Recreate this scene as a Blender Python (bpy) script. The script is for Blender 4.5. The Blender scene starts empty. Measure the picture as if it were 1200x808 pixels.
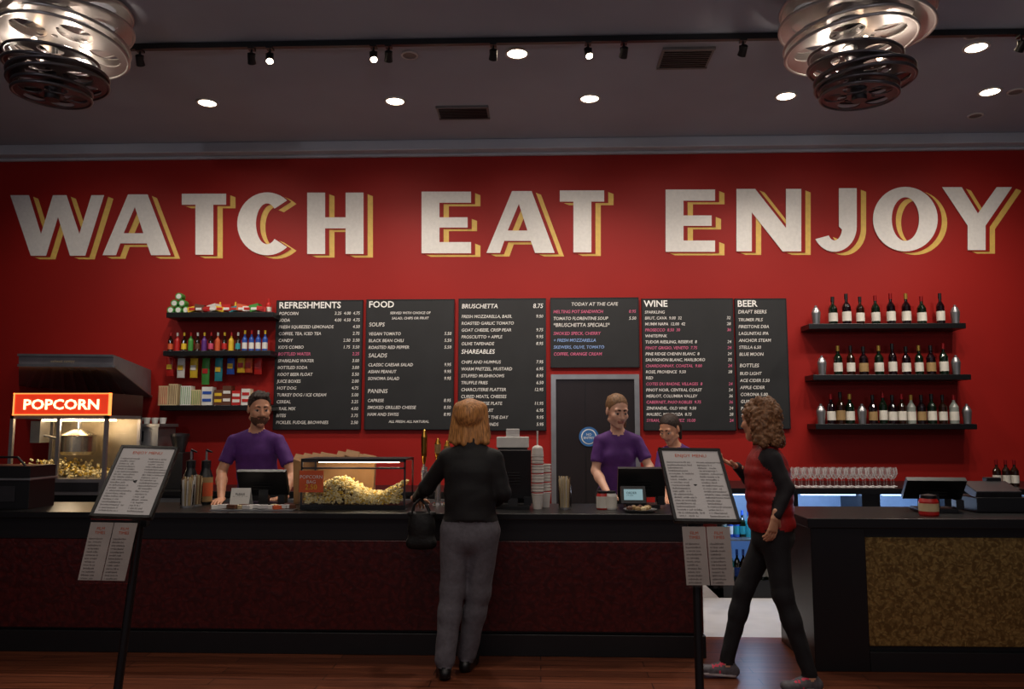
import bpy, bmesh, math, random
import numpy as np
from mathutils import Matrix, Vector, Euler
random.seed(7); np.random.seed(7)
sc = bpy.context.scene
F=934.0; CAMZ=1.5; PITCH=math.radians(5.9); YAW=math.radians(2.0)
R=np.array(Euler((math.pi/2+PITCH,0,YAW),'XYZ').to_matrix())
cam=bpy.data.objects.new('camera',bpy.data.cameras.new('camera')); sc.collection.objects.link(cam)
cam.location=(0,0,CAMZ); cam.rotation_euler=(math.pi/2+PITCH,0,YAW)
cam.data.sensor_width=36; cam.data.lens=F/1200*36; cam.data.clip_start=0.05
sc.camera=cam
try:
    sc.view_settings.view_transform='Standard'; sc.view_settings.look='None'
except Exception: pass

# survey helpers: where a sight line meets a plane of the room
def ray(px,py): return R@np.array([(px-600)/F,(404-py)/F,-1.0])
def at(px,py,Y):
    d=ray(px,py); t=Y/d[1]; return np.array([d[0]*t,Y,CAMZ+d[2]*t])
def atz(px,py,z):
    d=ray(px,py); t=(z-CAMZ)/d[2]; return np.array([d[0]*t,d[1]*t,z])
def X(px,Y,py=500): return at(px,py,Y)[0]
def Z(py,Y,px=633): return at(px,py,Y)[2]
def N(v): v=np.array(v,float); return v/np.linalg.norm(v)

# ---------------------------------------------------------------- materials
def lin(c):
    if isinstance(c,str):
        c=[int(c[i:i+2],16)/255 for i in (0,2,4)]
    else: return tuple(c)
    return tuple((x/12.92 if x<=0.04045 else ((x+0.055)/1.055)**2.4) for x in c)
MC={}
def mat(name,col,rough=0.5,metal=0.0,emit=0.0,var=0.12,scale=8.0,bump=0.0,coat=0.0,ecol=None,spec=0.5,stretch=None):
    if name in MC: return MC[name]
    m=bpy.data.materials.new(name); m.use_nodes=True; nt=m.node_tree; b=nt.nodes['Principled BSDF']
    c=lin(col)
    tc=nt.nodes.new('ShaderNodeTexCoord'); nz=nt.nodes.new('ShaderNodeTexNoise')
    nz.inputs['Scale'].default_value=scale; nz.inputs['Detail'].default_value=4
    if stretch:
        mp=nt.nodes.new('ShaderNodeMapping'); mp.inputs['Scale'].default_value=stretch
        nt.links.new(tc.outputs['Object'],mp.inputs['Vector']); nt.links.new(mp.outputs[0],nz.inputs['Vector'])
    else: nt.links.new(tc.outputs['Object'],nz.inputs['Vector'])
    rp=nt.nodes.new('ShaderNodeValToRGB')
    rp.color_ramp.elements[0].position=0.3; rp.color_ramp.elements[1].position=0.7
    rp.color_ramp.elements[0].color=tuple(x*(1-var) for x in c)+(1,)
    rp.color_ramp.elements[1].color=tuple(min(1,x*(1+var)) for x in c)+(1,)
    nt.links.new(nz.outputs['Fac'],rp.inputs['Fac']); nt.links.new(rp.outputs['Color'],b.inputs['Base Color'])
    b.inputs['Roughness'].default_value=rough; b.inputs['Metallic'].default_value=metal
    b.inputs['Specular IOR Level'].default_value=spec
    if coat: b.inputs['Coat Weight'].default_value=coat
    if emit:
        b.inputs['Emission Color'].default_value=(lin(ecol) if ecol else c)+(1,); b.inputs['Emission Strength'].default_value=emit
    if bump:
        bp=nt.nodes.new('ShaderNodeBump'); bp.inputs['Strength'].default_value=bump; bp.inputs['Distance'].default_value=0.01
        nt.links.new(nz.outputs['Fac'],bp.inputs['Height']); nt.links.new(bp.outputs['Normal'],b.inputs['Normal'])
    MC[name]=m; return m
def glass_mat(name,tint=(1,1,1),fac=0.1,diffuse=False):
    m=bpy.data.materials.new(name); m.use_nodes=True; nt=m.node_tree; nt.nodes.clear()
    o=nt.nodes.new('ShaderNodeOutputMaterial'); mx=nt.nodes.new('ShaderNodeMixShader')
    t=nt.nodes.new('ShaderNodeBsdfTransparent'); fr=nt.nodes.new('ShaderNodeLayerWeight')
    g=nt.nodes.new('ShaderNodeBsdfPrincipled' if diffuse else 'ShaderNodeBsdfGlossy')
    if diffuse: g.inputs['Base Color'].default_value=(.8,.8,.8,1)
    g.inputs['Roughness'].default_value=0.1 if diffuse else .04
    fr.inputs['Blend'].default_value=fac+0.1
    t.inputs['Color'].default_value=tuple(tint)+(1,)
    nt.links.new(fr.outputs['Facing' if diffuse else 'Fresnel'],mx.inputs['Fac']); nt.links.new(t.outputs[0],mx.inputs[1]); nt.links.new(g.outputs[0],mx.inputs[2])
    nt.links.new(mx.outputs[0],o.inputs['Surface']); return m
def floor_mat():
    m=bpy.data.materials.new('wood_floor'); m.use_nodes=True; nt=m.node_tree; b=nt.nodes['Principled BSDF']
    tc=nt.nodes.new('ShaderNodeTexCoord'); br=nt.nodes.new('ShaderNodeTexBrick'); 
    nt.links.new(tc.outputs['Object'],br.inputs['Vector'])
    br.inputs['Scale'].default_value=1.0; br.inputs['Brick Width'].default_value=1.3; br.inputs['Row Height'].default_value=0.11
    br.inputs['Mortar Size'].default_value=0.003
    br.inputs['Color1'].default_value=(0.12,0.034,0.015,1); br.inputs['Color2'].default_value=(0.20,0.058,0.025,1); br.inputs['Mortar'].default_value=(0.015,0.006,0.004,1)
    mp=nt.nodes.new('ShaderNodeMapping'); mp.inputs['Scale'].default_value=(1.2,18,1); nz=nt.nodes.new('ShaderNodeTexNoise'); nz.inputs['Scale'].default_value=2.5; nz.inputs['Detail'].default_value=6
    nt.links.new(tc.outputs['Object'],mp.inputs['Vector']); nt.links.new(mp.outputs[0],nz.inputs['Vector'])
    mx=nt.nodes.new('ShaderNodeMixRGB'); mx.blend_type='MULTIPLY'; mx.inputs['Fac'].default_value=0.75
    rp=nt.nodes.new('ShaderNodeValToRGB'); rp.color_ramp.elements[0].position=0.3; rp.color_ramp.elements[0].color=(0.35,0.3,0.28,1); rp.color_ramp.elements[1].position=0.65
    nt.links.new(nz.outputs['Fac'],rp.inputs['Fac']); nt.links.new(br.outputs['Color'],mx.inputs[1]); nt.links.new(rp.outputs[0],mx.inputs[2])
    nt.links.new(mx.outputs[0],b.inputs['Base Color']); b.inputs['Roughness'].default_value=0.32
    bp=nt.nodes.new('ShaderNodeBump'); bp.inputs['Strength'].default_value=0.15; bp.inputs['Distance'].default_value=0.004
    nt.links.new(nz.outputs['Fac'],bp.inputs['Height']); nt.links.new(bp.outputs[0],b.inputs['Normal'])
    return m
def pattern_mat(name,c1,c2,scale,rough,metal):
    m=bpy.data.materials.new(name); m.use_nodes=True; nt=m.node_tree; b=nt.nodes['Principled BSDF']
    tc=nt.nodes.new('ShaderNodeTexCoord'); vo=nt.nodes.new('ShaderNodeTexVoronoi'); vo.inputs['Scale'].default_value=scale
    vo.feature='SMOOTH_F1'
    nz=nt.nodes.new('ShaderNodeTexNoise'); nz.inputs['Scale'].default_value=scale*0.5
    ad=nt.nodes.new('ShaderNodeMixRGB'); ad.inputs['Fac'].default_value=0.08
    nt.links.new(tc.outputs['Object'],nz.inputs['Vector']); nt.links.new(tc.outputs['Object'],ad.inputs[1]); nt.links.new(nz.outputs['Color'],ad.inputs[2]); nt.links.new(ad.outputs[0],vo.inputs['Vector'])
    rp=nt.nodes.new('ShaderNodeValToRGB'); rp.color_ramp.elements[0].position=0.15; rp.color_ramp.elements[1].position=0.6
    rp.color_ramp.elements[0].color=tuple(c1)+(1,); rp.color_ramp.elements[1].color=tuple(c2)+(1,)
    nt.links.new(vo.outputs['Distance'],rp.inputs['Fac']); nt.links.new(rp.outputs[0],b.inputs['Base Color'])
    bp=nt.nodes.new('ShaderNodeBump'); bp.inputs['Strength'].default_value=0.4; bp.inputs['Distance'].default_value=0.004
    nt.links.new(vo.outputs['Distance'],bp.inputs['Height']); nt.links.new(bp.outputs[0],b.inputs['Normal'])
    b.inputs['Roughness'].default_value=rough; b.inputs['Metallic'].default_value=metal
    return m
GLASS=glass_mat('clear_glass')
BLACK=mat('black_laminate','0a090a',0.35); BLACKP=mat('black_plastic','101012',0.4); STEEL=mat('brushed_steel','9a9a9c',0.35,.8)
CHROME=mat('chrome','c9c4c2',0.22,.85); DSTEEL=mat('dark_steel','4c4a4c',0.35,.8); BRASS=mat('brass','b98a3c',0.25,1.0)
HOODM=mat('hood_steel','807c80',0.4,.35)
REELM=mat('reel_aluminium','b5b0ae',0.32,.65,var=.08,scale=5); REELD=mat('reel_dark_steel','5e595c',0.35,.7)
WHITE=mat('white_plastic','d8d6d0',0.5); PAPER=mat('paper','c9c6c4',0.8,var=0.03); CREAM=mat('cream_card','c9b58c',0.7)
REDP=mat('red_plastic','b5201c',0.4); ORANGE=mat('orange_card','c8552a',0.6); GREEN=mat('green_pack','3f8a3a',0.45); BLUE=mat('blue_pack','2a4fa5',0.4)
YEL=mat('yellow_pack','d9b32c',0.45); PURP=mat('purple_pack','5a2d7a',0.45); BROWNP=mat('brown_pack','5b3420',0.5); TEAL=mat('teal_pack','2a8a94',0.45); PINK=mat('pink_pack','c64a6a',0.45)
CHALK=mat('chalk','dddad5',0.9,var=0.15,scale=60); CHALKT=mat('chalk_heading','f4f2ee',0.9,var=0.1,scale=60); CHALKP=mat('pink_chalk','d0688a',0.9); CHALKB=mat('blue_chalk','8aa8dc',0.9)

# ---------------------------------------------------------------- mesh builder
_b=bmesh.new(); bmesh.ops.create_icosphere(_b,subdivisions=1,radius=1); ICOV=np.array([v.co[:] for v in _b.verts]); ICOF=[[v.index for v in f.verts] for f in _b.faces]; _b.free()
class B:
    def __init__(s,name): s.name=name; s.V=[]; s.Fc=[]; s.M=[]; s.S=[]; s.mats=[]; s.n=0
    def mi(s,m):
        if m not in s.mats: s.mats.append(m)
        return s.mats.index(m)
    def add(s,V,Fc,m,smooth=False):
        V=np.asarray(V,float).reshape(-1,3); s.V.append(V); n=s.n
        s.Fc.extend([tuple(int(i)+n for i in f) for f in Fc]); s.n+=len(V)
        if isinstance(m,(list,tuple)):
            ii=[s.mi(x) for x in m]; s.M.extend(ii)
        else: s.M.extend([s.mi(m)]*len(Fc))
        s.S.extend([smooth]*len(Fc)); return s
    def hexa(s,c,m):  # 8 corners: bottom 4 ccw, top 4 ccw
        return s.add(c,[(3,2,1,0),(4,5,6,7),(0,1,5,4),(1,2,6,5),(2,3,7,6),(3,0,4,7)],m)
    def box(s,x0,x1,y0,y1,z0,z1,m):
        x0,x1=min(x0,x1),max(x0,x1);y0,y1=min(y0,y1),max(y0,y1);z0,z1=min(z0,z1),max(z0,z1)
        return s.hexa([(x0,y0,z0),(x1,y0,z0),(x1,y1,z0),(x0,y1,z0),(x0,y0,z1),(x1,y0,z1),(x1,y1,z1),(x0,y1,z1)],m)
    def obox(s,c,size,rot,m):
        M=np.array(Euler(rot,'XYZ').to_matrix()); hx,hy,hz=[a/2 for a in size]
        P=np.array([(-hx,-hy,-hz),(hx,-hy,-hz),(hx,hy,-hz),(-hx,hy,-hz),(-hx,-hy,hz),(hx,-hy,hz),(hx,hy,hz),(-hx,hy,hz)])
        return s.hexa(P@M.T+np.array(c),m)
    def cyl(s,a,b,r0,r1,m,n=16,caps=True):
        a=np.array(a,float);b=np.array(b,float);d=N(b-a);u=N(np.cross(d,[0,0,1] if abs(d[2])<.9 else [1,0,0]));v=np.cross(d,u)
        V=[];
        for c,r in((a,r0),(b,r1)):
            for i in range(n):
                t=2*math.pi*i/n; V.append(c+r*(math.cos(t)*u+math.sin(t)*v))
        Fc=[(i,(i+1)%n,n+(i+1)%n,n+i) for i in range(n)]
        s.add(V,Fc,m,True)
        if caps: 
            s.add(V[:n],[tuple(range(n))[::-1]],m); s.add(V[n:],[tuple(range(n))],m)
        return s
    def lathe(s,c,prof,m,n=16):
        c=np.array(c,float);V=[]
        for r,z in prof:
            for i in range(n):
                t=2*math.pi*i/n; V.append((c[0]+r*math.cos(t),c[1]+r*math.sin(t),c[2]+z))
        for j in range(len(prof)-1):
            mm=m[j] if isinstance(m,list) else m
            Fc=[(i,(i+1)%n,n+(i+1)%n,n+i) for i in range(n)]
            s.add(V[j*n:(j+2)*n],Fc,mm,True)
        return s
    def tube(s,pts,r,m,n=10):
        pts=[np.array(p,float) for p in pts]
        for a,b in zip(pts[:-1],pts[1:]): s.cyl(a,b,r,r,m,n)
        return s
    def blob(s,c,r,m,rot=None):
        V=ICOV*np.array(r)
        if rot is not None: V=V@rot.T
        return s.add(V+np.array(c),ICOF,m,True)
    def torus(s,c,Rr,r,m,n=40,k=8,M=None):
        V=[]
        for i in range(n):
            t=2*math.pi*i/n
            for j in range(k):
                p=2*math.pi*j/k; V.append(((Rr+r*math.cos(p))*math.cos(t),(Rr+r*math.cos(p))*math.sin(t),r*math.sin(p)))
        V=np.array(V)
        if M is not None: V=V@M.T
        return s.add(V+np.array(c),[(i*k+j,((i+1)%n)*k+j,((i+1)%n)*k+(j+1)%k,i*k+(j+1)%k) for i in range(n) for j in range(k)],m,True)
    def text(s,body,o,m,size=0.06,xd=(1,0,0),zd=(0,0,1),align='LEFT',shear=0.0,line=1.0,offs=0.0,sx=1.0,ext=0.0):
        cu=bpy.data.curves.new('t','FONT'); cu.body=body; cu.size=size; cu.align_x=align; cu.shear=shear; cu.space_line=line; cu.offset=offs; cu.resolution_u=2; cu.extrude=ext
        ob=bpy.data.objects.new('t',cu); sc.collection.objects.link(ob); dg=bpy.context.evaluated_depsgraph_get()
        me=bpy.data.meshes.new_from_object(ob.evaluated_get(dg)); 
        P=np.array([v.co[:] for v in me.vertices]).reshape(-1,3)
        xd=N(xd);zd=N(zd);nd=np.cross(xd,zd)
        if len(P):
            V=np.array(o)+P[:,:1]*sx*xd+P[:,1:2]*zd+P[:,2:3]*nd
            s.add(V,[tuple(p.vertices) for p in me.polygons],m)
        bpy.data.objects.remove(ob); bpy.data.curves.remove(cu); bpy.data.meshes.remove(me); return s
    def done(s,bevel=0,parent=None):
        V=np.concatenate(s.V); lo=V.min(0);hi=V.max(0); o=np.array([(lo[0]+hi[0])/2,(lo[1]+hi[1])/2,lo[2]])
        me=bpy.data.meshes.new(s.name); me.from_pydata((V-o).tolist(),[],s.Fc)
        for m in s.mats: me.materials.append(m)
        me.polygons.foreach_set('material_index',s.M); me.polygons.foreach_set('use_smooth',s.S); me.update()
        ob=bpy.data.objects.new(s.name,me); ob.location=o; sc.collection.objects.link(ob)
        if bevel:
            md=ob.modifiers.new('bevel','BEVEL'); md.width=bevel; md.segments=2; md.limit_method='ANGLE'; md.angle_limit=math.radians(50)
        return ob
def fill_loops(loops,ext=0.0):
    cu=bpy.data.curves.new('c','CURVE'); cu.dimensions='2D'; cu.fill_mode='BOTH' if ext else 'FRONT'; cu.extrude=ext
    for L in loops:
        sp=cu.splines.new('POLY'); sp.points.add(len(L)-1); sp.use_cyclic_u=True
        for i,p in enumerate(L): sp.points[i].co=(p[0],p[1],0,1)
    ob=bpy.data.objects.new('c',cu); sc.collection.objects.link(ob); dg=bpy.context.evaluated_depsgraph_get()
    me=bpy.data.meshes.new_from_object(ob.evaluated_get(dg)); V=np.array([v.co[:] for v in me.vertices]); Fc=[tuple(p.vertices) for p in me.polygons]
    bpy.data.objects.remove(ob); bpy.data.curves.remove(cu); bpy.data.meshes.remove(me); return V,Fc
def circ(cx,cy,rx,ry,n,a0=0,a1=360,close=True):
    m=n if close else n-1
    return [(cx+rx*math.cos(math.radians(a0+(a1-a0)*i/m)),cy-ry*math.sin(math.radians(a0+(a1-a0)*i/m))) for i in range(n)]
def plate_holes(R_,holes,ext): return fill_loops([circ(0,0,R_,R_,64)]+[circ(h[0],h[1],h[2],h[2],28) for h in holes],ext)

# ---------------------------------------------------------------- SDF modelling for figures
class Prim: pass
def seg(label,a,b,ra,rb,side=None,k=0.015,noise=None,cut=None,sub=False):
    a=np.array(a,float);b=np.array(b,float)
    if np.linalg.norm(b-a)<1e-5: b=b+np.array([0,0,1e-3])
    p=Prim();p.label=label;p.k=k;p.sub=sub
    ba=b-a;L2=ba@ba; ell=not np.isscalar(ra)
    rm=max(np.max(ra),np.max(rb)); p.lo=np.minimum(a,b)-rm;p.hi=np.maximum(a,b)+rm
    if ell:
        ax=ba/math.sqrt(L2); s_=np.array(side,float); s_=N(s_-ax*(s_@ax)); n_=np.cross(ax,s_)
    def f(P):
        t=np.clip(((P-a)@ba)/L2,0,1)[:,None]; q=P-a-t*ba; t=t[:,0]
        if not ell: d=np.sqrt((q*q).sum(1))-(ra+(rb-ra)*t)
        else:
            W=ra[0]+(rb[0]-ra[0])*t; D=ra[1]+(rb[1]-ra[1])*t; m=np.minimum(W,D)
            d=(np.sqrt((q@s_/W)**2+(q@n_/D)**2+(q@ax/m)**2)-1)*m
        return post(P,d)
    def post(P,d):
        if noise:
            A,fq=noise[:2]; d=d+A*(np.sin(P[:,0]*fq+2*np.sin(P[:,2]*fq*.6))*np.sin(P[:,2]*fq*.8+1.3+np.sin(P[:,1]*fq*.9)*1.5)*.7+.4*np.sin(P[:,1]*fq*1.7+P[:,2]*fq*1.3))
            if len(noise)>2: d=d+noise[2]*np.abs(np.sin(P[:,2]*noise[3]))
        if cut:
            for (n,o) in cut: d=np.maximum(d,(P-np.array(o))@N(n))
        return d
    p.f=f; return p
def ell(label,c,r,ax,k=0.012,noise=None,cut=None,sub=False):
    c=np.array(c,float);r=np.array(r,float);A=np.array(ax,float)
    p=Prim();p.label=label;p.k=k;p.sub=sub;rm=r.max();p.lo=c-rm;p.hi=c+rm
    def f(P):
        q=(P-c)@A.T;k0=np.sqrt(((q/r)**2).sum(1))+1e-9;k1=np.sqrt(((q/(r*r))**2).sum(1))+1e-9;d=k0*(k0-1)/k1
        if noise:
            Am,fq=noise; d=d+Am*np.sin(P[:,0]*fq+np.sin(P[:,2]*fq*.5)*2)*np.sin(P[:,1]*fq*1.1+.5)*np.sin(P[:,2]*fq*.9+np.sin(P[:,0]*fq*.4))
        if cut:
            for (n,o) in cut: d=np.maximum(d,(P-np.array(o))@N(n))
        return d
    p.f=f;return p
def nets(f):
    nx,ny,nz=f.shape;s=f<0;acc=np.zeros((nx-1,ny-1,nz-1,3));cnt=np.zeros((nx-1,ny-1,nz-1))
    shp=(nx-1,ny-1,nz-1);cr=[]
    for a in range(3):
        sl0=[slice(None)]*3;sl1=[slice(None)]*3;sl0[a]=slice(0,-1);sl1[a]=slice(1,None)
        f0=f[tuple(sl0)];f1=f[tuple(sl1)];c=(f0<0)!=(f1<0);den=np.where(c,f0-f1,1);t=np.where(c,f0/den,0);cr.append((c,f0<0))
        o=[i for i in range(3) if i!=a]
        for d1 in(0,1):
            for d2 in(0,1):
                sl=[None]*3;sl[a]=slice(None);sl[o[0]]=slice(d1,d1+shp[o[0]]);sl[o[1]]=slice(d2,d2+shp[o[1]])
                cc=c[tuple(sl)];tt=t[tuple(sl)];cnt+=cc
                acc[...,a]+=tt;acc[...,o[0]]+=cc*d1;acc[...,o[1]]+=cc*d2
    m=cnt>0;idx=-np.ones(shp,int);idx[m]=np.arange(m.sum());I=np.argwhere(m);V=I+acc[m]/cnt[m][:,None]
    Q=[]
    for a in range(3):
        o1,o2=(a+1)%3,(a+2)%3;c,ins=cr[a];E=np.argwhere(c)
        E=E[(E[:,o1]>0)&(E[:,o1]<f.shape[o1]-1)&(E[:,o2]>0)&(E[:,o2]<f.shape[o2]-1)]
        def g(d1,d2):
            e=E.copy();e[:,o1]-=d1;e[:,o2]-=d2;return idx[e[:,0],e[:,1],e[:,2]]
        q=np.stack([g(1,1),g(0,1),g(0,0),g(1,0)],1);fl=~ins[E[:,0],E[:,1],E[:,2]];q[fl]=q[fl][:,::-1];Q.append(q)
    return V,np.concatenate(Q)
def sdf_mesh(prims,h):
    lo=np.min([p.lo for p in prims if not p.sub],0)-4*h;hi=np.max([p.hi for p in prims if not p.sub],0)+4*h
    n=np.ceil((hi-lo)/h).astype(int)+1;d=np.full(n,1.0)
    for p in prims:
        mg=max(p.k,0.01)+3*h
        i0=np.clip(np.floor((p.lo-mg-lo)/h).astype(int),0,n-1);i1=np.clip(np.ceil((p.hi+mg-lo)/h).astype(int)+1,1,n)
        if (i1<=i0).any(): continue
        g=np.meshgrid(*[lo[a]+h*np.arange(i0[a],i1[a]) for a in range(3)],indexing='ij');P=np.stack([x.ravel() for x in g],1)
        di=p.f(P).reshape(g[0].shape);sl=tuple(slice(i0[a],i1[a]) for a in range(3));D=d[sl]
        if p.sub: d[sl]=np.maximum(D,-di)
        else:
            hh=np.clip(0.5+0.5*(D-di)/p.k,0,1); d[sl]=D*(1-hh)+di*hh-p.k*hh*(1-hh)
    V,Q=nets(d);V=V*h+lo;C=V[Q].mean(1);best=np.full(len(C),9.0);lab=np.zeros(len(C),int)
    pr=[p for p in prims if not p.sub]
    for i,p in enumerate(pr):
        dd=p.f(C);mk=dd<best;best[mk]=dd[mk];lab[mk]=i
    return V,Q,[pr[i].label for i in lab]
def lerp(a,b,t): return np.array(a)*(1-t)+np.array(b)*t
def hand(w,d,n,curl=0.45,thumb=1,scl=1.0):
    w=np.array(w,float);d=N(d);n=np.array(n,float);n=N(n-d*(n@d));s=np.cross(d,n)*thumb;P=[]
    P.append(seg('skin',w-d*.03,w+d*.01,(.026*scl,.02*scl),(.027*scl,.018*scl),s,k=.01))
    P.append(seg('skin',w+d*.015*scl,w+d*.08*scl,(.03*scl,.015*scl),(.039*scl,.012*scl),s,k=.01))
    for off,L in((.03,.068),(.01,.078),(-.011,.073),(-.031,.056)):
        p=w+d*.083*scl+s*off*scl;a=curl*.5
        for fr,r in((.45,.0088),(.3,.008),(.25,.0072)):
            q=p+(math.cos(a)*d+math.sin(a)*n+s*off*1.2)*L*fr*scl;P.append(seg('skin',p,q,r*scl,r*.92*scl,k=.003));p=q;a+=curl
    p=w+d*.025*scl+s*.028*scl;q=p+(d*.6+s*.75+n*.25)*.04*scl;r_=q+(d*.9+s*.25+n*.3)*.032*scl
    P+= [seg('skin',w+d*.02*scl+s*.012*scl,p,.016*scl,.013*scl,k=.008),seg('skin',p,q,.0115*scl,.0105*scl,k=.006),seg('skin',q,r_,.0105*scl,.009*scl,k=.003)]
    return P
def head(c,f,u=(0,0,1),style='short',scl=1.0,beard=False):
    c=np.array(c,float);f=N(f);u=np.array(u,float);u=N(u-f*(u@f));r=np.cross(f,u);A=[r,f,u];g=lambda a,b,d:c+(r*a+f*b+u*d)*scl
    S=lambda *x:[y*scl for y in x];P=[]
    P+=[ell('skin',g(0,-.012,.03),S(.074,.094,.088),A),ell('skin',g(0,.022,-.035),S(.06,.07,.078),A,k=.03),ell('skin',g(0,.062,-.093),S(.026,.022,.02),A,k=.025),
        seg('skin',g(-.055,.015,-.06),g(0,.062,-.096),.018*scl,.016*scl,k=.02),seg('skin',g(.055,.015,-.06),g(0,.062,-.096),.018*scl,.016*scl,k=.02),
        seg('skin',g(-.04,.074,.03),g(.04,.074,.03),.011*scl,.011*scl,k=.015),
        seg('skin',g(0,.084,.015),g(0,.102,-.026),.008*scl,.0115*scl,k=.008),seg('skin',g(-.013,.09,-.028),g(.013,.09,-.028),.008*scl,.008*scl,k=.006),
        seg('skin',g(-.042,.066,-.02),g(-.036,.068,-.03),.02*scl,.018*scl,k=.02),seg('skin',g(.042,.066,-.02),g(.036,.068,-.03),.02*scl,.018*scl,k=.02)]
    for s_ in(-1,1):
        P.append(ell('skin',g(s_*.031,.095,.008),S(.015,.013,.008),A,k=.005,sub=True))
        P.append(ell('eye',g(s_*.031,.076,.006),S(.011,.010,.0062),A,k=.001)); P.append(ell('dark',g(s_*.031,.0815,.006),S(.0062,.0062,.0062),A,k=.001))
        P.append(seg('skin',g(s_*.02,.083,.014),g(s_*.043,.078,.013),.005*scl,.0045*scl,k=.004))
        P.append(ell('skin',g(s_*.076,-.004,-.002),S(.008,.018,.031),A,k=.006)); P.append(seg('brow',g(s_*.017,.088,.03),g(s_*.045,.078,.033),.0042*scl,.0033*scl,k=.002))
    P+=[seg('lip',g(-.019,.085,-.053),g(.019,.085,-.053),.0055*scl,.0055*scl,k=.004),seg('lip',g(-.016,.084,-.062),g(.016,.084,-.062),.006*scl,.006*scl,k=.003)]
    if beard:
        P+=[ell('beard',g(0,.022,-.058),S(.0625,.0705,.0625),A,k=.004,noise=(.0015,260),cut=[(u,g(0,0,-.05)),(-f,g(0,.01,0))]),
            seg('beard',g(-.022,.09,-.044),g(.022,.09,-.044),.0045*scl,.0045*scl,k=.003)]
    cutp=[(f*.82-u*.57,g(0,.047,.06))]
    if style=='short':
        P.append(ell('hair',g(0,-.018,.042),S(.079,.1,.092),A,k=.004,noise=(.005,110),cut=cutp+[(f*1.-u*.25,g(0,.07,.06)),(-u+f*.75,g(0,.0,-.015))]))
        for a_ in(-.045,-.02,.012,.038): P.append(seg('hair',g(a_,.03,.115),g(a_*1.1+.01,.06,.098),.016*scl,.01*scl,k=.012))
    if style=='bun':
        P.append(ell('hair',g(0,-.018,.036),S(.078,.098,.091),A,k=.004,noise=(.002,160),cut=cutp+[(-u+f*.7,g(0,.0,-.03))]))
        P.append(ell('hair',g(0,-.115,.05),S(.038,.036,.038),A,k=.01,noise=(.004,150)))
        P.append(seg('hair',g(-.07,-.02,.0),g(-.085,-.01,-.12),.018*scl,.009*scl,k=.01,noise=(.003,150)))
    if style=='pony':
        P.append(ell('hair',g(0,-.016,.036),S(.079,.1,.092),A,k=.004,noise=(.002,160),cut=cutp+[(-u+f*.7,g(0,.0,-.03))]))
        P+=[seg('hair',g(0,-.1,.03),g(.0,-.125,-.04),.028*scl,.03*scl,k=.01,noise=(.003,150)),seg('hair',g(0,-.125,-.04),g(.0,-.11,-.15),.03*scl,.012*scl,k=.01,noise=(.003,150))]
    if style=='bob':
        P.append(ell('hair',g(0,-.02,.03),S(.094,.112,.1),A,k=.02,noise=(.002,60),cut=[(f,g(0,.06,0))]))
        for i_,sx in enumerate((-.075,-.055,-.035,-.012,.012,.034,.055,.076)):
            P.append(seg('hair',g(sx*.75,-.05+abs(sx)*.5,.065),g(sx*1.38,-.07+abs(sx)*.55,-.135+abs(sx)*.2-.012*(i_%2)),.05*scl,.024*scl,k=.008))
        for s_ in(-1,1): P.append(seg('hair',g(s_*.07,.0,.05),g(s_*.108,.0,-.1),.036*scl,.022*scl,k=.01))
    if style=='curly':
        P.append(ell('hair',g(0,-.025,.035),S(.104,.112,.098),A,k=.01,noise=(.013,85),cut=[(f*.9-u*.3,g(0,.06,.035))]))
        rr=random.Random(3)
        for a_ in range(46):
            t=math.pi*rr.uniform(.02,.98);hz=rr.uniform(-.15,.11);q=math.sqrt(max(.15,1-(max(hz-.02,0)/.115)**2)); x_=.1*math.cos(t)*q;y_=-.01-.1*math.sin(t)*q
            P.append(ell('hair',g(x_*1.1,y_*1.05,hz),S(.024,.024,.03),A,k=.008,noise=(.006,180)))
        for a_ in range(7):
            t=math.pi*(.06+.145*a_); x_=.088*math.cos(t);y_=-.01-.085*math.sin(t)
            P.append(seg('hair',g(x_,y_,.03),g(x_*1.15,y_*1.0,-.12),.042*scl,.033*scl,k=.012,noise=(.01,95)))
    return P
def write_mesh(b,prims,h,mats):
    V,Q,L=sdf_mesh(prims,h); b.add(V,Q.tolist(),[mats[l] for l in L],True)
EYE=mat('eye_white','a8a29c',0.4);DARK=mat('pupil','1a120f',0.3)
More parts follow.
